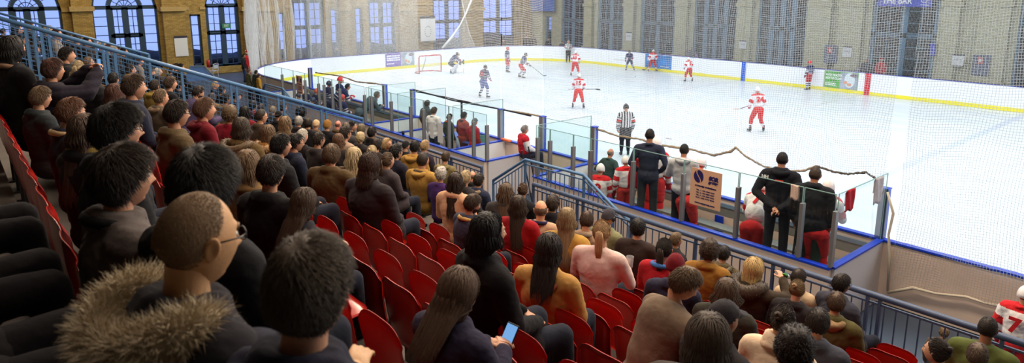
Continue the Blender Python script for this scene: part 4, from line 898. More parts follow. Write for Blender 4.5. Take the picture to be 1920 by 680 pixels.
def body_mesh(pose, lod, hyaw, hpitch, hroll, skin, hands=True, hsc=1.0, curl=.6, eyes=(230, 225, 220)):
    j = POSES[pose]; V0, F0 = body_core(pose, lod); hV, hF, hM = head_mesh(lod)
    R = np.array(Euler((math.radians(-hpitch), math.radians(hroll), math.radians(hyaw)), 'XYZ').to_matrix()) if False else np.array(Matrix.Rotation(math.radians(hyaw), 3, 'Z') @ Matrix.Rotation(math.radians(-hpitch), 3, 'X') @ Matrix.Rotation(math.radians(hroll), 3, 'Y'))
    # neck lower verts blend back to the unrotated position so the neck stays in the collar
    hv = hV*hsc; w = np.clip((hv[:, 2]+.17)/.10, 0, 1)[:, None]; w = np.where(hv[:, 2:3] < -.06, w, 1); rot = hv @ R.T
    hv2 = rot*w+hv*(1-w)+np.array(j['head'])
    Vs = [V0, hv2]; n0 = len(V0); tri = np.concatenate([hF[:, [0, 1, 2]], hF[:, [0, 2, 3]]]); Fs = [F0, tri+n0]; Ms = [np.zeros(len(F0), int), np.concatenate([hM, hM])]; n = n0+len(hv2)
    if hands:
        for s, sg in (('L', -1), ('R', 1)):
            HV, HF = hand(curl, sg, min(2, lod)); wr = j['wr'+s]; d = (wr-j['el'+s]).normalized(); dd = (d+Vector((-sg*.25, 0, 0))).normalized(); B, o = basis(wr, dd, (sg*.3, .0, 1))
            Vs.append(HV @ B.T+o); Fs.append(HF+n); Ms.append(np.zeros(len(HF), int)); n += len(HV)
    sm = skinmat(skin); lip = mat('lips', S(*[int(c*f) for c, f in zip(skin, (.88, .68, .68))]), .4); ey = mat('eye_white', S(*eyes), .2); ir = mat('iris', S(46, 34, 28), .15)
    me = npmesh('person', np.concatenate(Vs), np.concatenate(Fs), [sm, ey, lip, ir], np.concatenate(Ms)); return me, R
# ---- hair
def scalp_margin(d, style):
    az = np.degrees(np.arctan2(np.abs(d[:, 0]), d[:, 1])); el = np.degrees(np.arcsin(np.clip(d[:, 2], -1, 1)))
    line = np.interp(az, [0, 35, 60, 80, 95, 115, 150, 180], [44, 42, 28, 14, 2, -22, -34, -36] if style not in ('long', 'bob', 'pony', 'bun', 'wavy', 'curly') else [50, 46, 26, 4, -16, -32, -36, -38])
    if style == 'receding': line = np.interp(az, [0, 35, 60, 80, 95, 115, 150, 180], [66, 58, 42, 16, 2, -22, -34, -36])
    if style == 'shaved': line = np.interp(az, [0, 35, 60, 80, 95, 115, 150, 180], [78, 60, 42, 14, 2, -22, -34, -36])
    m = el-line
    if style == 'bald': m = np.minimum(np.minimum(el-np.interp(az, [0, 80, 95, 115, 180], [60, 16, 2, -22, -34]), 26-el), az-78)
    return m, az, el
def hair_mesh(style, lod, seed, length=.3, thick=None, clumps=None, wd=None):
    r = np.random.RandomState(seed); na, ne = ((96, 72), (64, 48), (40, 30))[lod]; d = head_surface(na, ne); P = head_P(d); m, az, el = scalp_margin(d, style)
    T = thick if thick is not None else {'short': .016, 'shaved': .0016, 'crew': .007, 'receding': .012, 'bald': .004, 'long': .018, 'bob': .020, 'pony': .011, 'bun': .012, 'curly': .034, 'mop': .026, 'wavy': .024}.get(style, .014)
    cutoff = 9 if style not in ('crew', 'bald', 'shaved') else 12
    s = np.clip(m/cutoff, 0, 1); s = s*s*(3-2*s); nz = sum(np.sin(d @ (r.normal(size=3)*k)+r.uniform(0, 6)) for k in (4, 7, 11, 17))/4
    up = .6+.4*np.clip(d[:, 2]+.3, 0, 1); dn = d/np.linalg.norm(d, axis=1)[:, None]; cap = P+dn*((T*s*up*(1+.35*nz))-.002*(1-s))[:, None]
    F = grid_faces(na, ne)[:, ::-1]; keep = (m[F] > -3).all(1); F = F[keep]; used = np.unique(F); mp = -np.ones(len(P), int); mp[used] = np.arange(len(used)); V = [cap[used]]; Fq = mp[F][:, ::-1]; tris = [np.concatenate([Fq[:, [0, 1, 2]], Fq[:, [0, 2, 3]]])]; n = len(used)
    if style in ('long', 'wavy', 'bob'):
        Ls = .10 if style == 'bob' else length; b = MB(); b.ell((0, -.030, .018), (.090+T*.3, .098, .118+T*.3), 20, 14); b.ell((0, -.080, -.06), (.084, .052, .11), 16, 12)
        for s_ in (-1, 1): b.ell((s_*.066, -.03, -.045), (.028, .055, .085), 14, 10)
        zz = -.12
        while zz > -.06-Ls: b.ell((0, -.085-.30*np.clip(-.11-zz, 0, .36), zz), (.088-.10*max(0, -.2-zz), .044, .075), 14, 10); zz -= .045
        V2, F2, N2 = remesh(b, (.008, .011, .016)[lod], 3); az2 = np.arctan2(V2[:, 0], -V2[:, 1]); V2 = V2+N2*(.0035*(np.sin(az2*26+V2[:, 2]*9)+.6*np.sin(az2*57+V2[:, 2]*14+1)))[:, None]; V = [V2]; tris = [F2]; n = len(V2)
    # clumps: small tapering locks following the flow
    nc = clumps or ((9000, 2200, 420)[lod] if style not in ('bald', 'crew') else (9000, 1500, 200)[lod])
    if style in ('long', 'wavy', 'bob'): nc = clumps or (5000, 1700, 420)[lod]
    dd = r.normal(size=(nc*6, 3)); dd /= np.linalg.norm(dd, axis=1)[:, None]; mm, a2, e2 = scalp_margin(dd, style); dd = dd[mm > 1][:nc]; P0 = head_P(dd); nc = len(dd)
    crown = np.array([0, -.35, .94]); tw = dd-crown; tw -= (tw*dd).sum(1)[:, None]*dd; tw /= np.linalg.norm(tw, axis=1)[:, None]+1e-6
    steps = (4, 3, 3)[lod]; L = {'short': .035, 'shaved': .004, 'crew': .010, 'receding': .028, 'bald': .008, 'curly': .03, 'mop': .055, 'pony': .05, 'bun': .05}.get(style, .05)
    w0 = wd or {'crew': .0008, 'bald': .0008, 'shaved': .0005}.get(style, .0011)*(1, 1.7, 3.2)[lod]
    if style in ('pony', 'bun'):
        kn = np.array([0, -.09, .035]); tw = kn-P0; tw -= (tw*dd).sum(1)[:, None]*dd; tw /= np.linalg.norm(tw, axis=1)[:, None]+1e-6
    pts = [P0+dd*T*.75]
    if style in ('long', 'wavy', 'bob'):
        steps = (11, 8, 6)[lod]; Lt = (length if style != 'bob' else .15)*(.85+.3*r.rand(nc)); st = (.13+Lt)/steps; p = P0+dd*T*.95; pts = [p]; front = dd[:, 1] > .25; side = np.sign(dd[:, 0])*.55+.0
        vel = tw.copy(); rnd = r.rand(nc); sgn = r.rand(nc)
        for i in range(steps):
            drop = np.clip((.02-p[:, 2])/.06, 0, 1)[:, None]; dirv = vel*(1-drop)+np.array([0, -.12, -1])*drop
            # hair in front sweeps sideways round the face
            dirv[:, 0] += np.where(front & (p[:, 1] > .0), side*.8, 0); dirv[:, 1] += np.where(p[:, 1] > .01, -.35, 0)
            dirv += r.normal(size=p.shape)*.05
            if style == 'wavy': dirv[:, :2] += .3*np.c_[np.sin(i*1.3+P0[:, 0]*90), np.cos(i*1.3+P0[:, 1]*90)]
            dirv /= np.linalg.norm(dirv, axis=1)[:, None]; p = p+dirv*st[:, None]
            C = np.array([0, -.030, .018]); q = (p-C)/np.array([.093+T*.3, .101+T*.1, .121+T*.3]); rr = np.linalg.norm(q, axis=1); up_ = p[:, 2] > -.05; k_ = (1.0+.035*rnd)/np.maximum(rr, .2); p = np.where(up_[:, None], C+(p-C)*k_[:, None], p)
            zc = np.clip(p[:, 2], -.6, -.05); hw_ = .092-.08*np.clip(-.2-zc, 0, 1); xs_ = np.clip(p[:, 0], -hw_, hw_); yc = -.085-.30*np.clip(-.11-zc, 0, .36)
            blend = np.clip((-.05-p[:, 2])/.05, 0, 1); ys = yc-.048*np.sqrt(np.maximum(0, 1-(xs_/(hw_*1.02))**2))-.006*rnd; ys = np.where(np.abs(xs_) > hw_*.98, yc+.05*np.clip(1+zc/.16, 0, 1)*sgn, ys); p = np.stack([p[:, 0]*(1-blend)+xs_*blend, p[:, 1]*(1-blend)+ys*blend, p[:, 2]], 1)
            pts.append(p); vel = tw*.7+vel*.3
    else:
        p = pts[0]; jit = r.normal(size=(nc, 3))*(.18 if style != 'curly' else .9); lift = {'short': .16, 'shaved': .8, 'crew': .6, 'receding': .10, 'bald': .5, 'mop': .18, 'curly': .6, 'pony': .02, 'bun': .02}.get(style, .3)
        for i in range(steps):
            dv = tw+dd*lift*(1-.35*i)+jit*.5; 
            if style == 'curly': dv += np.c_[np.sin(i*1.9+P0[:, 0]*200), np.cos(i*1.9+P0[:, 1]*200), np.sin(i*1.4+P0[:, 2]*200)]*.9
            if style == 'short' or style == 'mop': dv += np.array([.25, .15, 0])*np.clip(dd[:, 2:3], 0, 1)
            dv /= np.linalg.norm(dv, axis=1)[:, None]; p = p+dv*L/steps*(.7+.6*r.rand(nc, 1)); pts.append(p)
    PT = np.stack(pts, 1); k = PT.shape[1]; t = np.linspace(0, 1, k); wid = w0*(1-t**2*.9)*(1.0 if style not in ('long', 'wavy', 'bob') else 1.25)
    tang = np.gradient(PT, axis=1); tang /= np.linalg.norm(tang, axis=2)[:, :, None]+1e-9; nr = dd[:, None, :]+0*tang; sx = np.cross(tang, nr); sx /= np.linalg.norm(sx, axis=2)[:, :, None]+1e-9; ny = np.cross(sx, tang)
    ring = np.stack([PT+sx*wid[None, :, None]*1.6, PT+ny*wid[None, :, None]*.8, PT-sx*wid[None, :, None]*1.6], 2)  # nc,k,3,3
    base = np.arange(nc)[:, None, None]*k*3+np.arange(k-1)[None, :, None]*3; q = np.arange(3)[None, None, :]; a = base+q; b2 = base+(q+1) % 3; c = b2+3; e = a+3
    tr = np.concatenate([np.stack([a, b2, c], -1).reshape(-1, 3), np.stack([a, c, e], -1).reshape(-1, 3)])
    V.append(ring.reshape(-1, 3)); tris.append(tr+n); n += nc*k*3
    def extra(mb):
        nonlocal n
        V.append(np.array(mb.v)); f = []
        for q in mb.f:
            for i in range(1, len(q)-1): f.append((q[0], q[i], q[i+1]))
        tris.append(np.array(f)+n); n += len(mb.v)
    if style == 'pony':
        for i in range((60, 36, 14)[lod]):
            a0 = r.uniform(0, 2*PI); rr = .030*math.sqrt(r.rand()); ox, oz = rr*math.cos(a0), rr*math.sin(a0); mb = MB()
            mb.tube([(ox*.4, -.095, .035+oz*.4), (ox, -.135, .03+oz), (ox*1.3, -.148+rr*.3, -.02), (ox*1.2, -.14, -.08-length*.2), (ox*.6, -.135, -.12-length*.4)], [.006, .007, .007, .006, .001], 4); extra(mb)
    if style == 'bun':
        for i in range((46, 30, 12)[lod]):
            a0 = r.uniform(0, 2*PI); R2 = .026*(.5+.5*r.rand()); tl = Matrix.Rotation(r.uniform(-1, 1), 3, 'X') @ Matrix.Rotation(r.uniform(-1, 1), 3, 'Z'); mb = MB()
            mb.tube([tuple(tl @ Vector((R2*math.cos(a0+t*3.6/5), 0, R2*math.sin(a0+t*3.6/5)))+Vector((0, -.105, .075))) for t in range(6)], [.005, .009, .010, .010, .009, .003], 5); extra(mb)
    if style not in ('none',):   # eyebrows
        for s_ in (-1, 1):
            mb = MB(); mb.tube([(s_*.014, .0965, .030), (s_*.028, .0935, .035), (s_*.045, .083, .030)], [.003, .0035, .0015], 5); extra(mb)
    return np.concatenate(V), np.concatenate(tris)
HM = {}
def get_hair(style, lod, seed, **kw):
    k = (style, lod, seed, tuple(sorted(kw.items())))
    if k not in HM: V, F = hair_mesh(style, lod, seed, **kw); HM[k] = npmesh('hair', V, F, [hairmat((60, 42, 30))])
    return HM[k]
def place_head(o, j, R, hsc=1.0, extra=None):
    M = Matrix.Identity(4); 
    for a in range(3):
        for b in range(3): M[a][b] = float(R[a, b])*hsc
        M[a][3] = j['head'][a]
    o.matrix_local = M @ extra if extra is not None else M
def fur_mesh(curve, rad, n, L, seed, w=.004):
    r = np.random.RandomState(seed); C = np.array(curve, float); s = np.r_[0, np.cumsum(np.linalg.norm(np.diff(C, axis=0), axis=1))]; t = r.uniform(0, s[-1], n); P = np.stack([np.interp(t, s, C[:, k]) for k in range(3)], 1)
    d = r.normal(size=(n, 3)); d /= np.linalg.norm(d, axis=1)[:, None]; P = P+d*rad*.75; d2 = d+r.normal(size=(n, 3))*.35+np.array([0, 0, -.25]); d2 /= np.linalg.norm(d2, axis=1)[:, None]; Q = P+d2*L*(.6+.8*r.rand(n, 1)); Mid = (P+Q)/2+r.normal(size=(n, 3))*L*.12
    sx = np.cross(d2, r.normal(size=(n, 3))); sx /= np.linalg.norm(sx, axis=1)[:, None]; V = np.stack([P-sx*w, P+sx*w, Mid+sx*w*.8, Mid-sx*w*.8, Q], 1).reshape(-1, 3); b = np.arange(n)[:, None]*5
    F = np.concatenate([b+np.array([[0, 1, 2]]), b+np.array([[0, 2, 3]]), b+np.array([[3, 2, 4]])]); mb = MB(); mb.tube([tuple(c) for c in C], rad*.85, 8)
    f = [(q[0], q[i], q[i+1]) for q in mb.f for i in range(1, len(q)-1)]; return np.concatenate([V, np.array(mb.v)]), np.concatenate([F, np.array(f)+len(V)])
def setmat(o, m):
    o.material_slots[0].link = 'OBJECT'; o.material_slots[0].material = m
def person(loc, rz, pose, label, hair=('short', (60, 42, 30)), coat=('coat', (40, 42, 52)), legs=(36, 40, 54), hy=0, hp=0, hr=0, lod=2, skin=(205, 150, 120), scale=1.0, wide=1.0, seed=0, shoes=(30, 28, 26), group=None, legs_on=True, hsc=1.0, acc=(), hlen=.28, cat='person', curl=.6, hthick=None, hands=True):
    me, R = body_mesh(pose, lod, hy, hp, hr, skin, hands=hands, hsc=hsc, curl=curl); o = link('person', me, loc=loc); o.rotation_euler.z = rz; o.scale = (scale,)*3; tag(o, label, cat, group); j = POSES[pose]
    wide *= 1.10
    if hair[0] not in ('none', 'beanie', 'helmet'):
        kw = {'length': hlen} if hair[0] in ('long', 'wavy', 'pony') else {}
        if hthick: kw['thick'] = hthick
        h = link('hair', get_hair(hair[0], lod, seed % 3, **kw), o); setmat(h, hairmat(hair[1])); place_head(h, j, R, hsc)
    if hair[0] == 'beanie': V, F = beanie(lod); h = link('beanie', npmesh('beanie', V, F, [cloth(hair[1])]), o); place_head(h, j, R, hsc)
    if coat:
        vox = (.013, .018, .024)[lod]; c = link({'jumper': 'jumper', 'shirt': 'shirt', 'jersey': 'jersey', 'suit': 'suit_jacket', 'puffer': 'puffer_jacket'}.get(coat[0], 'coat'), coat_mesh(pose, coat[0], wide, vox, seed % 3), o)
        setmat(c, coat[1] if not isinstance(coat[1], tuple) else cloth(coat[1]))
    if legs_on and legs is not None:
        t = link('trousers', trouser_mesh(pose), o); setmat(t, cloth(legs))
        for s in 'LR': t = link('shoe', shoe_mesh(pose, s), o); setmat(t, cloth(shoes))
    for a in acc: ACC[a[0]](o, j, R, hsc, lod, *a[1:])
    return o
def beanie(lod):
    na, ne = (40, 30); d = head_surface(na, ne); P = head_P(d); az = np.degrees(np.arctan2(np.abs(d[:, 0]), d[:, 1])); el = np.degrees(np.arcsin(np.clip(d[:, 2], -1, 1))); m = el-np.interp(az, [0, 60, 95, 140, 180], [30, 24, 8, -10, -14]); T = .014+.012*np.clip(d[:, 2], 0, 1)+.001*np.sin(az*.9)
    T = T+np.where((m > 0) & (m < 16), .006, 0); cap = P+d*T[:, None]; F = grid_faces(na, ne); F = F[(m[F] > -1).all(1)]; used = np.unique(F); mp = -np.ones(len(P), int); mp[used] = np.arange(len(used)); F = mp[F]; return cap[used], np.concatenate([F[:, [0, 1, 2]], F[:, [0, 2, 3]]])
def _head(o, name, mb, m, j, R, hsc, smooth=True):
    c = link(name, mb.mesh(name, m, smooth), o); place_head(c, j, R, hsc); return c
def a_glasses(o, j, R, hsc, lod, col=(20, 20, 22)):
    b = MB()
    for s in (-1, 1):
        b.tube([(s*.033+.024*math.cos(t), .102-.004*abs(math.cos(t)), .010+.017*math.sin(t)) for t in [2*PI*i/14 for i in range(15)]], .0022, 5); b.tube([(s*.056, .098, .014), (s*.078, .07, .014), (s*.084, -.005, .012)], .0024, 5)
    b.tube([(-.01, .104, .013), (.01, .104, .013)], .002, 5); _head(o, 'glasses', b, mat('spectacle_frame', S(*col), .3), j, R, hsc)
def a_scarf(o, j, R, hsc, lod, col):
    n = j['neck']; d = (j['head']-n).normalized(); b = MB()
    for k, rr in ((0, .095), (.035, .085), (.06, .075)): b.tube([n+d*(.02+k)+Vector((rr*math.cos(t), rr*math.sin(t)*.95-.01, -.012*math.sin(t)+.006*math.sin(3*t+k*40))) for t in [2*PI*i/18 for i in range(19)]], .026, 8)
    V, F, N = remesh(b, .013, 3); V = wrinkle(V, N, .006, 1.6, 5); c = link('scarf', npmesh('scarf', V, F, [cloth(col)]), o)
def a_hood(o, j, R, hsc, lod, col, big=1.0):
    n = j['neck']; b = MB(); b.tube([n+Vector((.115*big*math.cos(t), .10*big*math.sin(t)-.045, .02-.03*abs(math.sin(t)) if math.sin(t) < 0 else .01)) for t in [PI*.98+PI*1.04*i/12 for i in range(13)]], [.022]+[.04*big]*11+[.022], 10); b.ell(n+Vector((0, -.115*big, -.02)), (.10*big, .05*big, .07*big), 14, 10)
    V, F, N = remesh(b, .015, 4); V = wrinkle(V, N, .008, 1.2, 4); c = link('hood', npmesh('hood', V, F, [cloth(col)]), o)
def a_fur(o, j, R, hsc, lod, col, L=.035, n=None, rad=.05):
    nk = j['neck']; C = [nk+Vector((.150*math.cos(t), .13*math.sin(t)-.06, .035-.05*abs(math.sin(t)))) for t in [PI*.86+PI*1.28*i/14 for i in range(15)]]; V, F = fur_mesh(C, rad, n or (20000, 3600, 900)[lod], L, 3, (.0010, .0022, .004)[lod]); link('fur_trim', npmesh('fur_trim', V, F, [hairmat(col)]), o)
def a_collar(o, j, R, hsc, lod, col):
    n = j['neck']; b = MB(); b.tube([n+Vector((.10*math.cos(t), .095*math.sin(t)-.015, .02-.02*math.sin(t))) for t in [2*PI*i/18 for i in range(19)]], .026, 8); c = link('collar', b.mesh('collar', cloth(col), True), o)
def a_strap(o, j, R, hsc, lod, col):
    c = j['chest']; b = MB(); b.tube([c+Vector((.14, -.10, .16)), c+Vector((.06, -.165, .04)), c+Vector((-.06, -.165, -.12)), c+Vector((-.15, -.10, -.24))], .012, 6); link('bag_strap', b.mesh('bag_strap', cloth(col), True), o)
def a_beard(o, j, R, hsc, lod, col):
    d = head_surface(60, 44); P = head_P(d); X, Y, Z = P.T; m = (Z < -.035) & (Y > -.01) & ~((np.abs(X) < .024) & (np.abs(Z+.062) < .010)) & (Z > -.115) & ~((np.abs(X) < .05) & (Z > -.045) & (Y > .05)); V = P+d*.004; F = grid_faces(60, 44); F = F[m[F].all(1)]
    if len(F): F = np.concatenate([F[:, [0, 1, 2]], F[:, [0, 2, 3]]]); c = link('beard', npmesh('beard', V, F, [hairmat(col)]), o); place_head(c, j, R, hsc)
def a_cap(o, j, R, hsc, lod, col, peak=True, back=False):
    V, F = beanie(lod); V = V*np.array([1, 1, .96]); c = link('cap', npmesh('cap', V, F, [cloth(col)]), o); place_head(c, j, R, hsc)
    if peak:
        b = MB(); s = -1 if back else 1; n = 10; V = []
        for i in range(n+1):
            t = -1+2*i/n; V += [(.072*t, s*(.06+.045*math.sqrt(1-t*t*.9)), .055), (.066*t, s*(.07+.11*math.sqrt(max(0, 1-t*t))), .035)]
        b.add(V+[(x, y, z+.004) for x, y, z in V], [(2*i, 2*i+1, 2*i+3, 2*i+2) for i in range(n)]+[(2*i+2*n+2, 2*i+2*n+4, 2*i+2*n+5, 2*i+2*n+3) for i in range(n)]); _head(o, 'cap_peak', b, cloth(col), j, R, hsc)
def a_santa(o, j, R, hsc, lod):
    b = MB(); b.tube([(0, -.01, .06), (0, -.02, .12), (.02, -.05, .19), (.06, -.10, .21)], [.10, .085, .05, .012], 14, 0); b.tube([(.1*math.cos(t), .115*math.sin(t)-.005, .055) for t in [2*PI*i/18 for i in range(19)]], .024, 8, 1); b.ell((.075, -.11, .205), (.03, .03, .03), 10, 8, 1); _head(o, 'santa_hat', b, [cloth((190, 24, 30)), cloth((235, 235, 235))], j, R, hsc)
def a_phones(o, j, R, hsc, lod):
    b = MB(); b.tube([(.092*math.cos(t), -.005, .01+.125*math.sin(t)) for t in [PI*i/12 for i in range(13)]], .008, 6)
    for s in (-1, 1): b.ell((s*.098, -.005, .0), (.018, .034, .038), 12, 8)
    _head(o, 'headphones', b, BLK, j, R, hsc)
ACC = dict(glasses=a_glasses, scarf=a_scarf, hood=a_hood, fur=a_fur, collar=a_collar, strap=a_strap, beard=a_beard, cap=a_cap, santa=a_santa, phones=a_phones)
# ---- held things stay top-level: placed in world space from the holder's wrist
def wpt(o, p): return Matrix.Translation(o.location) @ Matrix.Rotation(o.rotation_euler.z, 4, 'Z') @ Matrix.Diagonal((*o.scale, 1)) @ Vector(p)
def held(o, pose, s, off=(0, .06, 0)): j = POSES[pose]; return wpt(o, j['wr'+s]+Vector(off))
def cup_obj(p, label, col=(200, 200, 205)):
    r = empty('plastic_cup', p, label, 'cup'); m = glassmat('clear_plastic', (.86, .86, .86)); MB().tube([(0, 0, -.06), (0, 0, .06)], [.032, .042], 20, cap=False).tube([(0, 0, .058), (0, 0, .064)], [.044, .044], 20, cap=False).build('cup_wall', mat('frosted_plastic', S(*col), .25), r, smooth=True)
    MB().tube([(0, 0, -.058), (0, 0, .03)], [.030, .038], 20).build('drink', mat('dark_drink', S(70, 40, 30), .2), r); return r
def phone_obj(p, rz, tilt, label):
    r = empty('mobile_phone', p, label, 'phone', rz=rz); r.rotation_euler = (math.radians(tilt), 0, rz); MB().box((-.038, -.075, -.005), (.038, .075, .004)).build('phone_body', BLK, r, bevel=.004)
    m = bpy.data.materials.new('lit_screen'); nt, N, L, b = nodes(m); b.inputs['Base Color'].default_value = (.05, .1, .2, 1); b.inputs['Emission Color'].default_value = (.18, .42, .8, 1); b.inputs['Emission Strength'].default_value = .9
    MB().box((-.034, -.068, .0041), (.034, .068, .005)).build('phone_screen', m, r); return r
